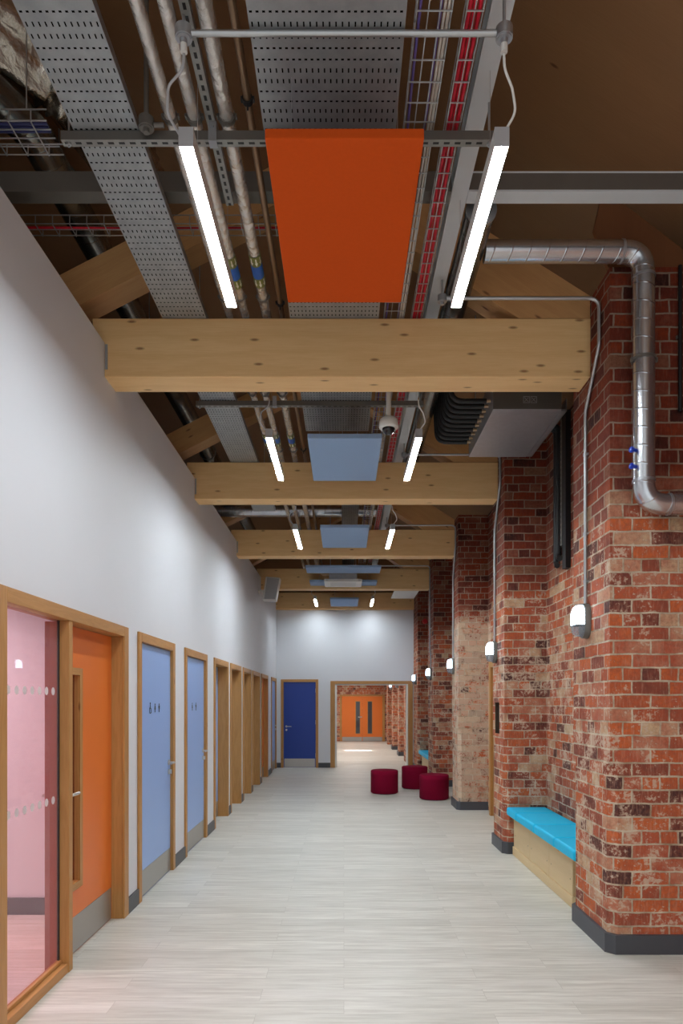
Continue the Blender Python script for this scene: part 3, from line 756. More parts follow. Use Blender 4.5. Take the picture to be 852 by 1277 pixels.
# foil pipes with identification bands
def pipe(x, r, mat, label, bands=(), name='insulated_pipe', clips=(3.15, 4.55, 5.96, 7.3, 9.0)):
    z = 4.30
    root = thing(name, label, 'pipe', (x, 1.0, z), 'service pipes')
    pts = [(x, 1.0 + .25 * k, z) for k in range(57)]
    mb = MB(); mb.tube(pts, r, 18, rfun=(lambda t, a: r * (1 + .025 * math.sin(7 * a + 40 * t) * math.sin(90 * t))) if name == 'insulated_pipe' else None)
    obj('run', mb, mat, root)
    for y in clips:
        mb = MB(); n = 18; rr_ = r + .006
        for k in range(n):
            a0, a1 = 2 * PI * k / n, 2 * PI * (k + 1) / n
            q = [(x + R * math.cos(a), z + R * math.sin(a)) for R, a in ((rr_, a0), (rr_, a1), (r, a1), (r, a0))]
            V = [(px, yy_, pz) for yy_ in (y - .012, y + .012) for px, pz in q]
            mb.poly(V, [(0, 1, 2, 3), (7, 6, 5, 4), (0, 4, 5, 1), (2, 6, 7, 3)], lambda v: (0, 0))
        for s in (-1, 1): mb.box(x + s * (r + .005) - .008, x + s * (r + .005) + .008, y - .012, y + .012, z - .006, z + .006)
        if r < .025: mb.tube([(x, y, z - r - .006), (x, y, z - r - .03)], .004, 8)
        obj('pipe_clip', mb, M['black'] if name != 'insulated_pipe' else M['darksteel'], root)
    for y in bands:
        R = r + .0025; mb = MB(); n = 24
        for (s0, s1, m_) in ((0, .09, 1), (.09, .21, 0), (.21, .30, 1)):
            for k in range(n):
                a0, a1 = 2 * PI * k / n, 2 * PI * (k + 1) / n
                mb.face([(x + R * math.cos(a), yy_, z + R * math.sin(a)) for a, yy_ in ((a0, y + s0), (a1, y + s0), (a1, y + s1), (a0, y + s1))], [(0, 0)] * 4, m_, True)
        R2 = R + .0012
        for base in (y + .012, y + .222):
            for k in range(8):
                ac = 2 * PI * k / 8 + .2
                for (h, s0, s1) in ((.10, 0, .042), ):
                    mb.face([(x + R2 * math.cos(ac + q), base + v, z + R2 * math.sin(ac + q)) for q, v in ((-h, 0), (h, 0), (h, s1), (-h, s1))], [(0, 0)] * 4, 2)
                mb.face([(x + R2 * math.cos(ac + q), base + v, z + R2 * math.sin(ac + q)) for q, v in ((-.26, .038), (.26, .038), (0, .068))], [(0, 0)] * 3, 2)
        b = obj('identification_band', mb, [M['bandblue'], M['bandgreen'], M['bandwhite']], root); b['label'] = 'blue and green band with cream arrows'
    return root
pipe(-.80, .028, M['foil'], 'foil-wrapped pipe nearest the white wall tray', (6.85,))
pipe(-.69, .030, M['foil'], 'middle foil-wrapped pipe beside the slotted channel', (4.12, 6.85))
pipe(-.54, .034, M['foil'], 'thickest foil-wrapped pipe on the orange panel side of the slotted channel', (4.10, 6.85))
pipe(-.432, .018, M['copper'], 'thin bare brown pipe beside the orange panel', (), 'bare_pipe', (3.06, 4.62, 5.7, 7.3))
# slotted channel between the pipes
root = thing('slotted_channel', 'slotted metal channel running between the foil pipes', 'slotted channel', (-.605, 1.0, 4.28))
mb = MB(); mb.face([(-.634, 1.0, 4.275), (-.594, 1.0, 4.275), (-.594, 3.68, 4.275), (-.634, 3.68, 4.275)], [(1.0, -.02), (1.0, .02), (3.68, .02), (3.68, -.02)], 0)
mb.box(-.634, -.631, 1.0, 3.68, 4.2755, 4.315, 1, 1); mb.box(-.597, -.594, 1.0, 3.68, 4.2755, 4.315, 1, 1)
obj('web', mb, [M['slot'], M['galv']], root)
mb = MB(); mb.tube([(-.605, 1.2, 4.30), (-.605, 1.2, rl(.6) - .01)], .004, 6); obj('hanger_rod', mb, M['conduit'], root)

# wire baskets and their cables
def basket(x0, x1, y0, y1, z, label, axis=1, step=.10):
    mb = MB(); w = .0022; nlong = max(2, round((x1 - x0) / .05)); h = .05
    def bx(a0, a1, b0, b1, c0, c1):
        if axis == 1: mb.box(a0, a1, b0, b1, c0, c1)
        else: mb.box(b0, b1, a0, a1, c0, c1)
    for k in range(nlong + 1):
        x = x0 + (x1 - x0) * k / nlong; bx(x - w, x + w, y0, y1, z, z + 2 * w)
    for x in (x0, x1): bx(x - w, x + w, y0, y1, z + h, z + h + 2 * w)
    y = y0
    while y <= y1:
        bx(x0 - w, x1 + w, y - w, y + w, z - 2 * w, z); bx(x0 - w, x0 + w, y - w, y + w, z, z + h); bx(x1 - w, x1 + w, y - w, y + w, z, z + h); y += step
    o = obj('wire_basket_tray', mb, M['conduit']); tag(o, label, 'wire basket', 'wire basket trays', 'thing'); return o
basket(.278, .412, 1.2, 13.0, 4.235, 'wire basket tray carrying purple and pale cables beside the widest tray')
basket(.468, .532, 1.2, 13.0, 4.235, 'wire basket tray carrying red cables beside the steel beam')
def cable(x, y0, y1, z, r, mat, label, group, amp=.004, axis=1, n=60):
    ph = random.random() * 6; pts = []
    for k in range(n + 1):
        t = k / n; y = y0 + (y1 - y0) * t; a = x + amp * math.sin(ph + 9 * t * (y1 - y0) / 3)
        pts.append((a, y, z) if axis == 1 else (y, a, z))
    mb = MB(); mb.tube(pts, r, 8); o = obj('cable', mb, mat); tag(o, label, 'cable', group, 'thing'); return o
for x in (.481, .500, .519): cable(x, 1.3, 12.9, 4.2485, .0085, M['redcable'], 'red cable lying in the wire basket beside the steel beam', 'red cables in the basket', .0006)
cable(.295, 1.3, 12.9, 4.247, .006, M['purple'], 'purple cable along the widest tray side of its basket', None, .004)
cable(.368, 1.3, 12.9, 4.247, .006, M['purple'], 'purple cable lying against the pale cables in the basket', None, .003)
for x in (.386, .402): cable(x, 1.3, 12.9, 4.247, .006, M['greycab'], 'pale cable in the basket next to the purple cables', 'pale cables in the basket', .0015)
# cross baskets on the left
basket(3.98, 4.08, -2.6, -.3, 4.385, 'short cross basket tray with one red cable behind the cross steel', 0)
cable(4.03, -2.6, -.3, 4.3975, .007, M['redcable'], 'red cable crossing over the white wall side behind the cross steel', None, .004, 0, 20)
wb = basket(3.05, 3.24, -2.4, -1.33, 4.195, 'wire basket tray with navy cables at the end of the strut rail', 0)
for x, y in ((-1.42, 3.052), (-1.62, 3.052)):
    mb = MB(); mb.tube([(x, y, 4.25), (x, y, rl(x) - .01)], .003, 6); obj('hanger_rod', mb, M['conduit'], wb)
for y in (3.08, 3.10, 3.12): cable(y, -2.4, -1.34, 4.2075, .007, M['navycab'], 'navy cable in the basket at the end of the strut rail', 'navy cables in the basket', .002, 0, 14)

# ------------------------------------------------------------------ lights
def luminaire(x, y, label):
    root = thing('linear_light', label, 'ceiling light', (x, y, 3.85), 'suspended linear lights')
    L, w = 1.13, .029; z = 3.85
    mb = MB(); mb.box(x - w, x + w, y, y + L, z + .0125, z + .075); mb.box(x - w, x - w + .0018, y, y + L, z, z + .0125); mb.box(x + w - .0018, x + w, y, y + L, z, z + .0125); obj('housing', mb, M['white'], root)
    mb = MB(); mb.box(x - w + .002, x + w - .002, y + .001, y + L - .001, z + .0105, z + .0122); obj('diffuser', mb, M['led%d' % (0 if y < 4 else 1 if y < 7 else 2 if y < 12 else 3)], root)
    for yy_ in (y - .003, y + L): 
        mb = MB(); mb.box(x - w - .001, x + w + .001, yy_, yy_ + .003, z - .001, z + .077); obj('end_cap', mb, M['greyp'], root)
    for yy_ in (y + .22, y + L - .14):
        mb = MB(); mb.tube([(x, yy_, z + .075), (x, yy_, 4.36)], .0012, 6); obj('hanger_wire', mb, M['conduit'], root)
    mb = MB()
    s = 1 if x > 0 else -1
    pts = [(x - s * .015, y - .10, 4.13), (x - s * .01, y - .09, 4.08), (x + s * .03, y - .05, 4.04), (x + s * .055, y - .01, 3.98), (x + s * .02, y + .05, 3.945), (x, y + .06, z + .076)]
    if x < 0: pts = [(x + .015, y - .10, 4.13), (x + .01, y - .09, 4.08), (x - .06, y - .05, 4.05), (x - .075, y - .0, 3.98), (x - .04, y + .06, 3.945), (x, y + .09, z + .076)]
    mb.tube(fillet(pts, .05, 4), .0055, 8); obj('flex', mb, M['white'] if x > 0 else M['greyp'], root)
    return root
LY = [2.765, 5.82, 8.93, 15.0]
lt = {0: 'beside the orange panel', 1: 'beside the large blue panel', 2: 'beside the blue panel before the third beam', 3: 'before the white end wall'}
for i, y in enumerate(LY):
    luminaire(-.64, y, 'lit strip light %s, on its white wall side' % lt[i]); luminaire(.64, y, 'lit strip light %s, on its brick wall side' % lt[i])

# acoustic panels
def panel(x0, x1, y0, y1, mat, label, z=3.88, h=.042):
    root = thing('acoustic_panel', label, 'ceiling panel', ((x0 + x1) / 2, y0, z), 'suspended acoustic panels')
    mb = MB(); mb.box(x0, x1, y0, y1, z, z + h); obj('felt_board', mb, mat, root, .004)
    for x in (x0 + (.1 if x1 - x0 < 1 else .18), x1 - (.1 if x1 - x0 < 1 else .18)):
        for y in (y0 + .1, y1 - .1):
            mb = MB(); mb.tube([(x, y, z + h), (x, y, 4.22 if (-.37 < x < .25 and y < 6.6) else 4.6)], .0012, 6); obj('hanger_wire', mb, M['conduit'], root)
    return root
panel(-.32, .325, 2.763, 3.90, M['orange'], 'large orange acoustic panel hanging below the widest tray')
panel(-.315, .33, 5.91, 7.05, M['blue'], 'large pale blue acoustic panel in front of the second timber beam')
panel(-.312, .334, 8.95, 10.12, M['blue'], 'pale blue acoustic panel in front of the third timber beam')
panel(-.655, .635, 11.6, 12.12, M['blue'], 'wide shallow blue panel nearer than the white air conditioning grille')
panel(-.655, .635, 12.99, 13.43, M['blue'], 'wide shallow blue panel behind the white air conditioning grille')
panel(-.31, .33, 15.2, 16.35, M['blue'], 'smallest-looking blue acoustic panel before the white end wall')

# ------------------------------------------------------------------ conduits, boxes
def box_round(mb, x, y, z, r=.034, h=.045, mat=0):
    mb.tube([(x, y, z), (x, y, z + h)], r, 20, mat); mb.tube([(x, y, z - .004), (x, y, z)], r * .82, 20, mat); mb.tube([(x, y, z - .02), (x, y, z - .004)], r * .42, 12, mat)
root = thing('ceiling_conduit', 'straight steel conduit with round boxes above the orange panel', 'conduit', (0, 2.66, 4.2))
mb = MB(); mb.tube([(-.60, 2.66, 4.205), (.60, 2.66, 4.205)], .0115, 14); obj('tube', mb, M['conduit'], root)
for x in (-.625, .625):
    mb = MB(); box_round(mb, x, 2.66, 4.185, .033, .04); mb.tube([(x, 2.66, 4.225), (x, 2.66, 4.364 if x > 0 else 4.274)], .006, 8); b = obj('junction_box', mb, M['galv'], root)
    mb = MB(); mb.tube([(x, 2.665, 4.135), (x, 2.662, 4.165)], .014, 10); obj('cable_gland', mb, M['white'], b)
# dropping conduit in front of the strut
root = thing('ceiling_conduit', 'upright dark conduit dropping to a round box on the strut rail', 'conduit', (-.895, 3.09, 4.2))
mb = MB(); mb.tube([(-.895, 3.09, 4.24), (-.895, 3.09, 5.6)], .0115, 12); obj('tube', mb, M['darksteel'], root)
mb = MB(); box_round(mb, -.895, 3.09, 4.195, .034); mb.tube([(-.86, 3.09, 4.21), (-.815, 3.09, 4.21)], .011, 10); obj('junction_box', mb, M['darksteel'], root)

lamp_lab = ['nearest lit wall lamp on the first brick pier', 'lit wall lamp on the second brick pier', 'lit wall lamp on the whitened third brick pier', 'lit wall lamp on the fourth brick pier', 'lit wall lamp on the last pier by the end wall']
LAMP = [(4.73, 2.158), (7.58, 2.15), (10.46, 2.14), (13.16, 2.13), (15.87, 2.115)]
def wall_lamp(y, z, label, x=PX - .001):
    root = thing('wall_lamp', label, 'wall lamp', (x, y, z), 'bulkhead lamps on the brick piers')
    def stad(w, h, n=10):
        r = w; pts = []
        for k in range(n + 1): a = PI * k / n; pts.append((r * math.cos(a), h - r + r * math.sin(a)))
        for k in range(n + 1): a = PI + PI * k / n; pts.append((r * math.cos(a), -h + r + r * math.sin(a)))
        return pts
    def shell(mb, rings, vmin=-9, vmax=9, mat=0, cap=True):
        n = len(rings[0][1])
        R = [[(x - d, y + p[0], z + min(max(p[1], vmin), vmax)) for p in pr] for d, pr in rings]
        b = len(mb.v)
        for r in R: mb.v += r
        for i in range(len(R) - 1):
            for k in range(n):
                k2 = (k + 1) % n
                mb.f.append((b + i * n + k, b + i * n + k2, b + (i + 1) * n + k2, b + (i + 1) * n + k)); mb.uv.append([(0, 0)] * 4); mb.m.append(mat); mb.sm.append(True)
        if cap: mb.face(R[-1], [(0, 0)] * n, mat)
    mb = MB(); shell(mb, [(0, stad(.070, .122)), (.034, stad(.070, .122)), (.040, stad(.064, .116))]); obj('base', mb, M['darksteel'], root)
    prof = [(.038, stad(.058, .110)), (.078, stad(.056, .106)), (.098, stad(.046, .094)), (.106, stad(.030, .07))]
    mb = MB(); shell(mb, prof, -.028, 9); d = obj('diffuser', mb, M['bulk'], root); d['label'] = 'glowing upper lens'
    mb = MB(); shell(mb, prof, -9, -.034); d = obj('lower_lens', mb, M['clear'], root); d['label'] = 'clear unlit lower lens'
    mb = MB(); mb.box(x - .104, x - .034, y - .0595, y + .0595, z - .0335, z - .0285)
    mb.tube([(x - .036, y, z + .119), (x - .085, y, z + .112), (x - .109, y, z + .07)], .003, 6)
    obj('guard', mb, M['darksteel'], root)
    return root
for (y, z), l in zip(LAMP, lamp_lab): wall_lamp(y, z, l)
for y in (20.35, 22.95): wall_lamp(y, 2.12, 'small lit wall lamp seen through the far opening, on pier %s' % ('nearer the opening' if y < 22 else 'farther from the opening'), 1.629)

cl = ['beside the first timber beam', 'in front of the second timber beam', 'in front of the third timber beam', 'in front of the fourth timber beam']
for i in range(4):
    yb_ = BEAMS[i]; yc = yb_ - .19 if i == 0 else yb_ - .16; yl, zl = LAMP[i]; xw = PX - .016
    py0 = PIERS[i][0]
    root = thing('wall_conduit', 'steel conduit to the pier lamp, bending down ' + cl[i], 'conduit', (xw, yl, zl), 'conduits feeding the wall lamps')
    zc_ = 4.245
    if i == 3:
        path = [(.70, yc, zc_), (xw, yc, zc_), (xw, yc, 2.6), (xw, yl, 2.45), (xw, yl, zl + .122)]
    else:
        path = [(.70, yc, zc_), (xw, yc, zc_), (xw, yc, 3.94), (xw, yl, 3.60 if i == 0 else 3.5), (xw, yl, zl + .122)]
    if yc < py0 + .02:
        path = [(.70, yc, zc_), (xw, yc, zc_), (xw, py0 + .03, 4.15)] + [(xw, py0 + .03, 3.94)] + path[3:]
    mb = MB(); mb.tube(fillet(path, .07, 7), .0115, 14); obj('tube', mb, M['conduit'], root)
    for zz in (3.3, 2.75, 2.42) if i == 0 else (3.0, 2.5):
        mb = MB(); mb.tube([(xw, yl, zz), (xw, yl, zz + .022)], .0145, 14); mb.box(xw, PX - .0005, yl - .024, yl + .024, zz + .004, zz + .018); obj('saddle_clip', mb, M['galv'], root)
    mb = MB(); box_round(mb, .645, yc, 4.222, .03, .04); mb.tube([(.665, yc, zc_), (.71, yc, zc_)], .0145, 12); obj('junction_box', mb, M['galv'], root)
    mb = MB(); mb.tube([(.645, yc, 4.262), (.645, yc, 4.364)], .006, 8); obj('hanger_rod', mb, M['conduit'], root)

# ------------------------------------------------------------------ ducts
root = thing('spiral_duct', 'bright spiral duct turning down the front of the nearest brick pier', 'duct', (1.846, 4.2, 2.8))
yd = 4.2
path = fillet([(.865, yd, 4.37), (1.846, yd, 4.37), (1.846, yd, 2.814), (2.45, yd, 2.814)], .135, 12)
mb = MB(); mb.tube(path, .065, 32); obj('run', mb, M['duct'], root)
mb = MB(); mb.tube([(1.846, yd, 3.694), (1.846, yd, 3.714)], .072, 32); mb.box(1.765, 1.777, yd - .008, yd + .008, 3.69, 3.717); mb.box(1.917, 1.93, yd - .008, yd + .008, 3.69, 3.717); mb.tube([(1.846, yd + .07, 3.704), (1.846, PIERS[0][0], 3.704)], .005, 8)
o = obj('mounting_ring', mb, M['darksteel'], root); o['label'] = 'dark clamp ring with stand-off'
for z in (3.135, 3.035):
    mb = MB(); mb.tube([(1.785, yd - .03, z), (1.752, yd - .045, z)], .011, 12); mb.tube([(1.757, yd - .043, z), (1.748, yd - .047, z)], .018, 12); mb.box(1.742, 1.750, yd - .065, yd - .027, z - .006, z + .006)
    o = obj('test_plug', mb, M['bluetap'], root); o['label'] = 'bright blue plug on the duct side'
for p in ((1.72, yd, 4.37),):
    mb = MB(); mb.tube([(1.70, yd, 4.37), (1.715, yd, 4.37)], .0675, 32); obj('joint_collar', mb, M['galv'], root)
for p, q in (((1.846, yd, 4.205), (1.846, yd, 4.22)), ((1.846, yd, 2.95), (1.846, yd, 2.965)), ((1.99, yd, 2.814), (2.005, yd, 2.814))):
    mb = MB(); mb.tube([p, q], .0675, 32); obj('joint_collar', mb, M['galv'], root)
root = thing('spiral_duct', 'smooth grey duct running lengthwise beside the long steel beam', 'duct', (.775, 3.86, 4.37))
mb = MB(); mb.tube([(.775, 3.86, 4.375), (.775, 9.2, 4.375)], .085, 32); obj('run', mb, M['ductdark'], root)
mb = MB(); mb.tube([(.775, 3.842, 4.375), (.775, 3.859, 4.375)], .088, 32); obj('end_cap', mb, M['galv'], root)
for y in (4.45, 7.2):
    mb = MB(); mb.tube([(.775, y, 4.46), (.775, y, rr(.775) - .01)], .004, 6); obj('hanger_rod', mb, M['conduit'], root)
root = thing('spiral_duct', 'dark spiral duct high in the roof void over the white wall', 'duct', (-1.80, 4.0, 4.9))
mb = MB(); mb.tube(fillet([(-2.9, 3.02, 4.86), (-2.1, 3.25, 4.88), (-1.80, 3.95, 4.9), (-1.80, 15.5, 4.9)], .5, 10), .105, 28); obj('run', mb, M['ductdark'], root)
mb = MB()
for y in (4.3, 6.3, 9.0):
    mb = MB(); mb.tube([(-1.80, y, 4.9), (-1.80, y + .02, 4.9)], .112, 28); obj('joint_collar', mb, M['darksteel'], root)
    mb = MB(); mb.tube([(-1.80, y + .01, 5.01), (-1.80, y + .01, rl(1.8) - .01)], .004, 6); obj('hanger_rod', mb, M['conduit'], root)
root = thing('foil_duct', 'crumpled foil-wrapped duct in the roof void above the dark spiral duct', 'duct', (-1.9, 3.5, 5.2))
def crump(t, a):
    return .20 * (1 + .10 * math.sin(5 * a + 13 * t) + .07 * math.sin(11 * a - 31 * t) + .05 * math.sin(43 * t + 3 * a))
mb = MB(); P0 = fillet([(-2.9, 3.2, 5.22), (-2.1, 3.4, 5.24), (-1.62, 3.95, 5.24), (-1.42, 4.7, 5.22)], .5, 14)
Q = []
for a, b in zip(P0, P0[1:]):
    for k in range(4): Q.append(a.lerp(b, k / 4))
Q.append(P0[-1])
mb.tube(Q, .17, 40, rfun=crump); obj('wrap', mb, M['foilbig'], root)
mb = MB(); mb.tube([(-2.0, 3.5, 5.38), (-2.0, 3.5, rl(2.0) - .01)], .004, 6); obj('hanger_rod', mb, M['conduit'], root)
root = thing('spiral_duct', 'crosswise bright duct above the third timber beam', 'duct', (-.5, 10.3, 4.5))
mb = MB(); mb.tube([(-2.2, 10.28, 4.47), (.55, 10.28, 4.47)], .085, 28); obj('run', mb, M['duct'], root)
for x in (-1.2, .2):
    mb = MB(); mb.tube([(x, 10.28, 4.55), (x, 10.28, (rl(x) if x < 0 else rr(x)) - .01)], .004, 6); obj('hanger_rod', mb, M['conduit'], root)

root = thing('wall_pipe', 'black upright pipe at the right edge of the nearest brick pier', 'pipe', (2.125, 4.31, 3.43))
mb = MB(); mb.tube([(2.125, 4.31, 3.43), (2.125, 4.31, 4.355)], .012, 12); obj('run', mb, M['black'], root)
mb = MB(); mb.box(2.108, 2.142, 4.3225, 4.3345, 3.9, 3.92); obj('mounting_clip', mb, M['darksteel'], root)
# refrigerant distribution box with its lagged pipes
root = thing('distribution_box', 'grey metal air conditioning branch box hanging beside the brick wall', 'branch box', (1.5, 6.1, 4.0))
x0, x1, y0, y1, z0 = 1.226, 1.79, 5.61, 6.70, 4.0
mb = MB(); mb.box(x0, x1, y0, y1, z0, z0 + .28); obj('casing', mb, M['galv'], root, .004)
mb = MB(); mb.box(x0, x1, y0 - .0025, y0 - .0005, z0 + .006, z0 + .275); obj('front_panel', mb, M['darksteel'], root)
mb = MB(); mb.box(x1 + .0005, x1 + .05, y0 + .02, y1 - .02, z0 - .002, z0 + .012); mb.box(x1 + .045, x1 + .05, y0 + .02, y1 - .02, z0 - .002, z0 + .10); obj('mounting_flange', mb, M['galv'], root)
mb = MB(); lz = z0 + .055
for k in range(2):
    xc = 1.50 + k * .06
    for (a, b, c, d) in ((-.026, .026, .0, .003), (-.026, .026, .05, .053), (-.026, -.023, 0, .053), (.023, .026, 0, .053)): mb.box(xc + a, xc + b, y0 - .0045, y0 - .0028, lz + c, lz + d)
    for s in (-1, 1): mb.prism([(xc - s * .018, lz + .009), (xc - s * .014, lz + .009), (xc + s * .018, lz + .044), (xc + s * .014, lz + .044)], 1, y0 - .0045, y0 - .0028)
o = obj('warning_label', mb, M['greyp'], root); o['label'] = 'small pale printed symbols in two squares'
for k in range(10):
    yk = 5.70 + k * .10; xo = .90
    for lv, (zz, rr_) in enumerate(((4.11, .021), (4.20, .016))):
        if lv == 1 and k % 2: continue
        mb = MB(); mb.tube(fillet([(1.19, yk, zz), (xo + .02 * lv, yk, zz), (xo - .02 + .02 * lv, yk + .03, 4.62), (xo - .02, yk + .03, 4.80)], .10, 7), rr_, 12); o = obj('lagged_pipe', mb, M['black'], root)
        mb = MB(); mb.tube([(1.19, yk, zz), (x0 - .0005, yk, zz)], .012, 10); o = obj('pipe_connector', mb, M['tan'], root); o['label'] = 'short tan pipe connector'
for x in (x0 + .05, x1 - .05):
    for y in (y0 + .08, y1 - .08): mb = MB(); mb.tube([(x, y, z0 + .28), (x, y, rr(x) - .01)], .005, 8); obj('hanger_rod', mb, M['conduit'], root)

# black lagged pipes dropping down the first bay
root = thing('pipe_drop', 'black lagged pipes with slotted rail dropping down the first brick bay', 'pipe drop', (2.08, 6.6, 2.95))
for k, (xx, yv) in enumerate(((2.095, 6.74), (2.09, 6.66))):
    mb = MB(); pts = fillet([(2.0, yv, 4.30), (2.095, yv, 4.28), (2.095, yv, 2.96 + .05 * k), (2.07, yv - .12, 2.92 + .05 * k)], .07, 6); mb.tube(pts, .026, 14); obj('lagged_pipe', mb, M['black'], root)
mb = MB(); mb.face([(BX - .045, 6.535, 3.10), (BX - .045, 6.575, 3.10), (BX - .045, 6.575, 4.34), (BX - .045, 6.535, 4.34)], [(3.10, -.02), (3.10, .02), (4.34, .02), (4.34, -.02)], 0)
mb.box(BX - .044, BX - .002, 6.535, 6.538, 3.10, 4.34, 2, 1); mb.box(BX - .044, BX - .002, 6.572, 6.575, 3.10, 4.34, 2, 1); obj('mounting_rail', mb, [M['slot'], M['darksteel']], root)
mb = MB(); mb.box(BX - .05, BX - .002, 6.40, 6.50, 2.86, 4.34, 2); obj('trunking', mb, M['black'], root)

# camera dome
root = thing('dome_camera', 'white dome security camera on a pole behind the first timber beam', 'security camera', (.36, 5.5, 3.8))
cx, cy = .362, 5.52
mb = MB(); mb.tube([(cx, cy, 3.90), (cx, cy, 4.222)], .02, 16); mb.tube([(cx, cy, 4.222), (cx, cy, 4.228)], .045, 16); obj('ceiling_pole', mb, M['white'], root)
mb = MB(); mb.lathe([(.02, .12), (.05, .115), (.07, .10), (.078, .075), (.080, .04), (.074, .03), (.055, .028)][::-1], (cx, cy, 3.78)); obj('housing', mb, M['white'], root)
mb = MB(); mb.lathe([(.012, -.022), (.03, -.016), (.045, -.002), (.052, .02), (.052, .028)], (cx, cy, 3.78)); obj('dome', mb, M['domeglass'], root)

# cassette air conditioner
root = thing('ceiling_cassette', 'white grille air conditioner hanging between two wide blue panels', 'air conditioner', (-.02, 12.6, 3.79))
mb = MB(); mb.box(-.36, .33, 12.38, 12.97, 3.775, 3.83); obj('fascia', mb, M['white'], root, .012)
mb = MB()
for k in range(5): mb.box(-.25, .22, 12.48 + k * .085, 12.50 + k * .085, 3.7735, 3.7748, 0)
for x in (-.325, .27):
    for k in range(3): mb.box(x + k * .016, x + k * .016 + .006, 12.377, 12.3795, 3.787, 3.818)
obj('grille', mb, M['greyp'], root)
mb = MB(); mb.box(-.27, .24, 12.44, 12.93, 3.831, 4.06); obj('casing', mb, M['galv'], root)
for k in range(2):
    mb = MB(); mb.tube(fillet([(-.272, 12.55 + k * .1, 3.95), (-.38, 12.55 + k * .1, 3.95), (-.478, 12.5 + .1 * k, 4.06), (-.478, 12.5 + .1 * k, 4.5)], .05, 5), .02, 10); obj('lagged_pipe', mb, M['tan'], root)
for x in (-.25, .22):
    for y in (12.46, 12.91): mb = MB(); mb.tube([(x, y, 4.06), (x, y, (rl(x) if x < 0 else rr(x)) - .01)], .004, 6); obj('hanger_rod', mb, M['conduit'], root)

# loudspeaker on the left wall
root = thing('wall_speaker', 'grey loudspeaker tilted out from the white wall near the ceiling', 'speaker', (WL + .1, 13.0, 3.68))
mb = MB(); 
V = []
for (y, dx) in ((12.86, 0), (13.12, 0)):
    V += [(WL + .10, y, 3.52), (WL + .36, y - .10, 3.50), (WL + .44, y - .10, 3.92), (WL + .16, y, 3.96)]
mb.poly(V, [(0, 1, 2, 3), (7, 6, 5, 4), (0, 4, 5, 1), (1, 5, 6, 2), (2, 6, 7, 3), (3, 7, 4, 0)], lambda v: (v[1], v[2])); obj('cabinet', mb, M['white'], root, .01)
mb = MB(); g = .012
mb.face([(WL + .10 + .035, 12.857 - .014, 3.535), (WL + .36 - .012, 12.857 - .095, 3.518), (WL + .44 - .016, 12.857 - .095, 3.90), (WL + .16 + .03, 12.857 - .012, 3.935)], [(0, 0)] * 4)
sp = obj('grille', mb, M['greyp'], root); sd = sp.modifiers.new('thick', 'SOLIDIFY'); sd.thickness = .006
mb = MB(); mb.tube([(WL + .002, 13.02, 3.70), (WL + .02, 13.02, 3.70)], .05, 16); mb.tube([(WL + .02, 13.02, 3.70), (WL + .14, 13.0, 3.72)], .015, 10); obj('mounting_arm', mb, M['white'], root)

# red sounder and pale panel near the far end
root = thing('alarm_sounder', 'small red fire alarm sounder on the last brick pier', 'alarm', (1.86, PIERS[4][0], 3.5))
xs, zs = 429, 0
ax, az = (530 - 429) * 15.58 / F, EYE + (875 - 775) * 15.58 / F
mb = MB(); mb.tube([(ax, PIERS[4][0] - .001, az), (ax, PIERS[4][0] - .04, az)], .06, 20); obj('base', mb, M['red'], root)
mb = MB(); mb.tube([(ax, PIERS[4][0] - .0405, az), (ax, PIERS[4][0] - .075, az)], .045, 20); obj('horn', mb, M['red'], root)
root = thing('ceiling_tile', 'pale flat panel hanging beside the last timber beam over the brick side', 'ceiling panel', (1.3, 14.4, 3.85))
mb = MB(); mb.box(1.04, 1.55, 14.05, 15.1, 3.88, 3.91); obj('board', mb, M['white'], root, .004)
for x in (1.1, 1.5):
    for y in (14.15, 15.0): mb = MB(); mb.tube([(x, y, 3.91), (x, y, rr(x) - .01)], .002, 6); obj('hanger_wire', mb, M['conduit'], root)

# ------------------------------------------------------------------ benches
def bench(y0, y1, label, cuts, clabels, z=0.41):
    root = thing('plywood_bench', label, 'bench', (1.95, (y0 + y1) / 2, 0), 'plywood benches in the brick bays')
    xf = 1.775
    ya_, yb__ = y0 + .24, y1 - .03
    mb = MB(); mb.box(xf + .02, BX - .03, ya_, yb__, .09, z - .02, 1); mb.box(xf - .03, BX - .03, ya_ - .2, yb__, z - .0195, z - .002, 1); obj('carcass', mb, M['birch'], root, .002)
    n = 3; w = (yb__ - ya_) / n
    for k in range(n):
        mb = MB(); mb.box(xf, xf + .0195, ya_ + k * w + .003, ya_ + (k + 1) * w - .003, .093, z - .021, 1); fp = obj('front_panel', mb, M['birch'], root, .0015)
        mb = MB()
        for yy_ in (ya_ + k * w + .06, ya_ + (k + 1) * w - .06): mb.tube([(xf - .001, yy_, .21), (xf - .0003, yy_, .21)], .006, 10)
        obj('screw', mb, M['darksteel'], fp)
    mb = MB(); mb.box(xf - .012, BX - .03, ya_ - .02, yb__, .002, .089, 1); obj('plinth', mb, M['birch'], root, .002)
    for (a, b), l in zip(zip(cuts, cuts[1:]), clabels):
        mb = MB(); mb.box(PX + .012, BX - .012, a + .003, b - .003, z, z + .088, 1)
        c = obj('bench_cushion', mb, M['turq'], None, .024, seg=4); tag(c, l, 'cushion', 'turquoise bench cushions', 'thing')
        for p in c.data.polygons: p.use_smooth = False
    return root
bench(5.05, 7.16, 'pale plywood bench base in the nearest brick bay', [5.02 + .025, 5.54, 6.13, 6.76, 7.155],
      ['turquoise cushion on the near bench, partly hidden by the first pier', 'turquoise cushion on the near bench, second from the first pier', 'turquoise cushion on the near bench, third from the first pier', 'shortest turquoise cushion on the near bench, against the second pier'])
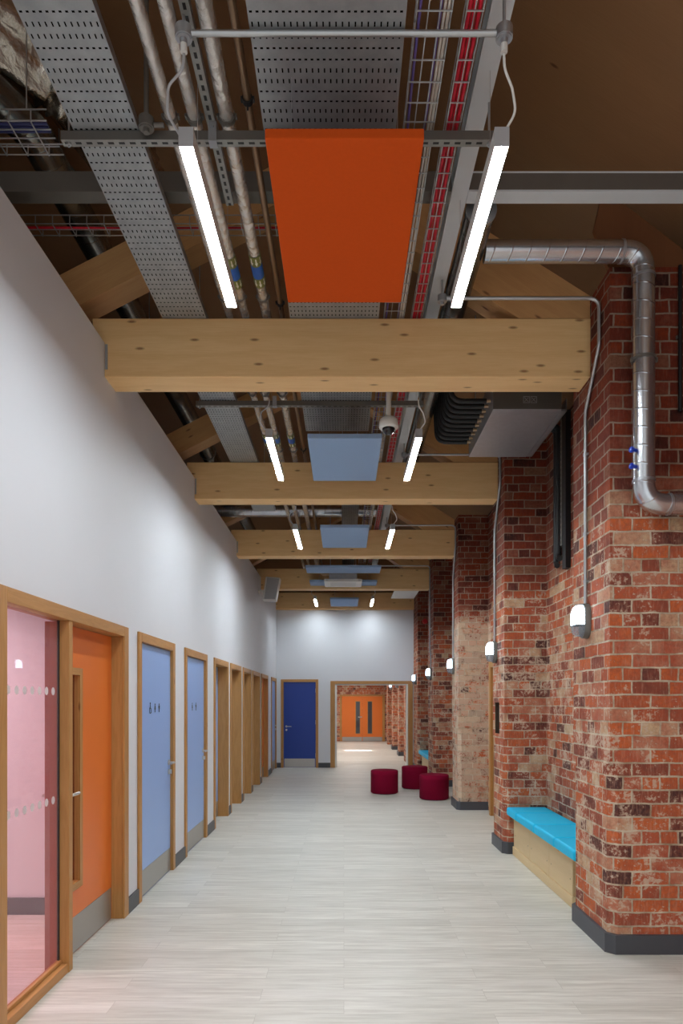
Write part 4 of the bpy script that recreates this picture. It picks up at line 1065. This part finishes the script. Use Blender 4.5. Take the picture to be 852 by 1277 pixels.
bench(13.73, 15.57, 'pale plywood bench base in the far brick bay behind the stools', [13.73, 14.4, 15.0, 15.57],
      ['turquoise cushion on the far bench, hidden behind the fourth pier', 'middle turquoise cushion on the far bench', 'turquoise cushion on the far bench, against the last pier'])

# ------------------------------------------------------------------ drum stools
def stool(x, y, label):
    root = thing('drum_stool', label, 'stool', (x, y, 0), 'maroon drum stools')
    R = .24
    mb = MB(); mb.lathe([(R - .012, .012), (R, .022), (R, .335), (R + .002, .342), (R, .349), (R, .385), (R - .006, .398), (R - .02, .406), (R - .06, .41), (.06, .413), (.002, .413)], (x, y, 0), 56); obj('cover', mb, M['maroon'], root)
    mb = MB(); mb.lathe([(R - .03, 0), (R - .025, .0115)], (x, y, 0), 48); obj('base', mb, M['darkbase'], root)
    return root
s1 = stool(.71, 11.95, 'maroon drum stool standing apart nearest the doors')
dup(s1, (.60, .68, 0), 'maroon drum stool standing farthest back of the three')
dup(s1, (.775, -.72, 0), 'maroon drum stool closest to the whitened brick pier')

# ------------------------------------------------------------------ lights and world
def area(name, loc, size, energy, col=(1, 1, 1), rot=(0, 0, 0)):
    l = bpy.data.lights.new(name, 'AREA'); l.shape = 'RECTANGLE'; l.size, l.size_y = size; l.energy = energy; l.spread = math.radians(150); l.color = col
    o = bpy.data.objects.new(name, l); C.objects.link(o); o.location = loc; o.rotation_euler = rot; return o
for y in (-2.2, .4):  # unseen fill added behind and above the camera to brighten the foreground floor
    for x in (-.64, .64): area('foreground_fill', (x, y, 3.84), (.06, 1.13), 24, (.865, .95, 1.0))
area('room_lamp', (-3.5, 4.2, 2.66), (1.2, 1.2), 66, (1, .98, .96))
for y in (19.0, 22.0, 25.5): area('passage_lamp', (.3, y, 2.95), (.6, 1.2), 42, (1, .97, .93))
pl = area('rooflight_patch', (.47, 22.4, 2.97), (.85, .08), 5, (1, .98, .95)); pl.data.spread = math.radians(4)
w = bpy.data.worlds.new('World'); bpy.context.scene.world = w; w.use_nodes = True
bg = w.node_tree.nodes['Background']; bg.inputs[0].default_value = (.94, .98, 1.0, 1); bg.inputs[1].default_value = 1.05

cam = bpy.data.cameras.new('Camera'); co = bpy.data.objects.new('Camera', cam); C.objects.link(co)
co.location = (0, 0, EYE); co.rotation_euler = (PI / 2, 0, 0)
cam.sensor_fit = 'HORIZONTAL'; cam.sensor_width = 36; cam.lens = 36 * F / 852
cam.shift_x = -3 / 852; cam.shift_y = 236.5 / 852; cam.clip_start = .05; cam.clip_end = 100
sc = bpy.context.scene; sc.camera = co
sc.view_settings.view_transform = 'Standard'; sc.view_settings.look = 'None'; sc.view_settings.exposure = 0
sc.cycles.use_denoising = True
sc.cycles.max_bounces = 8; sc.cycles.transparent_max_bounces = 16; sc.cycles.sample_clamp_indirect = 6; sc.cycles.caustics_reflective = False; sc.cycles.caustics_refractive = False
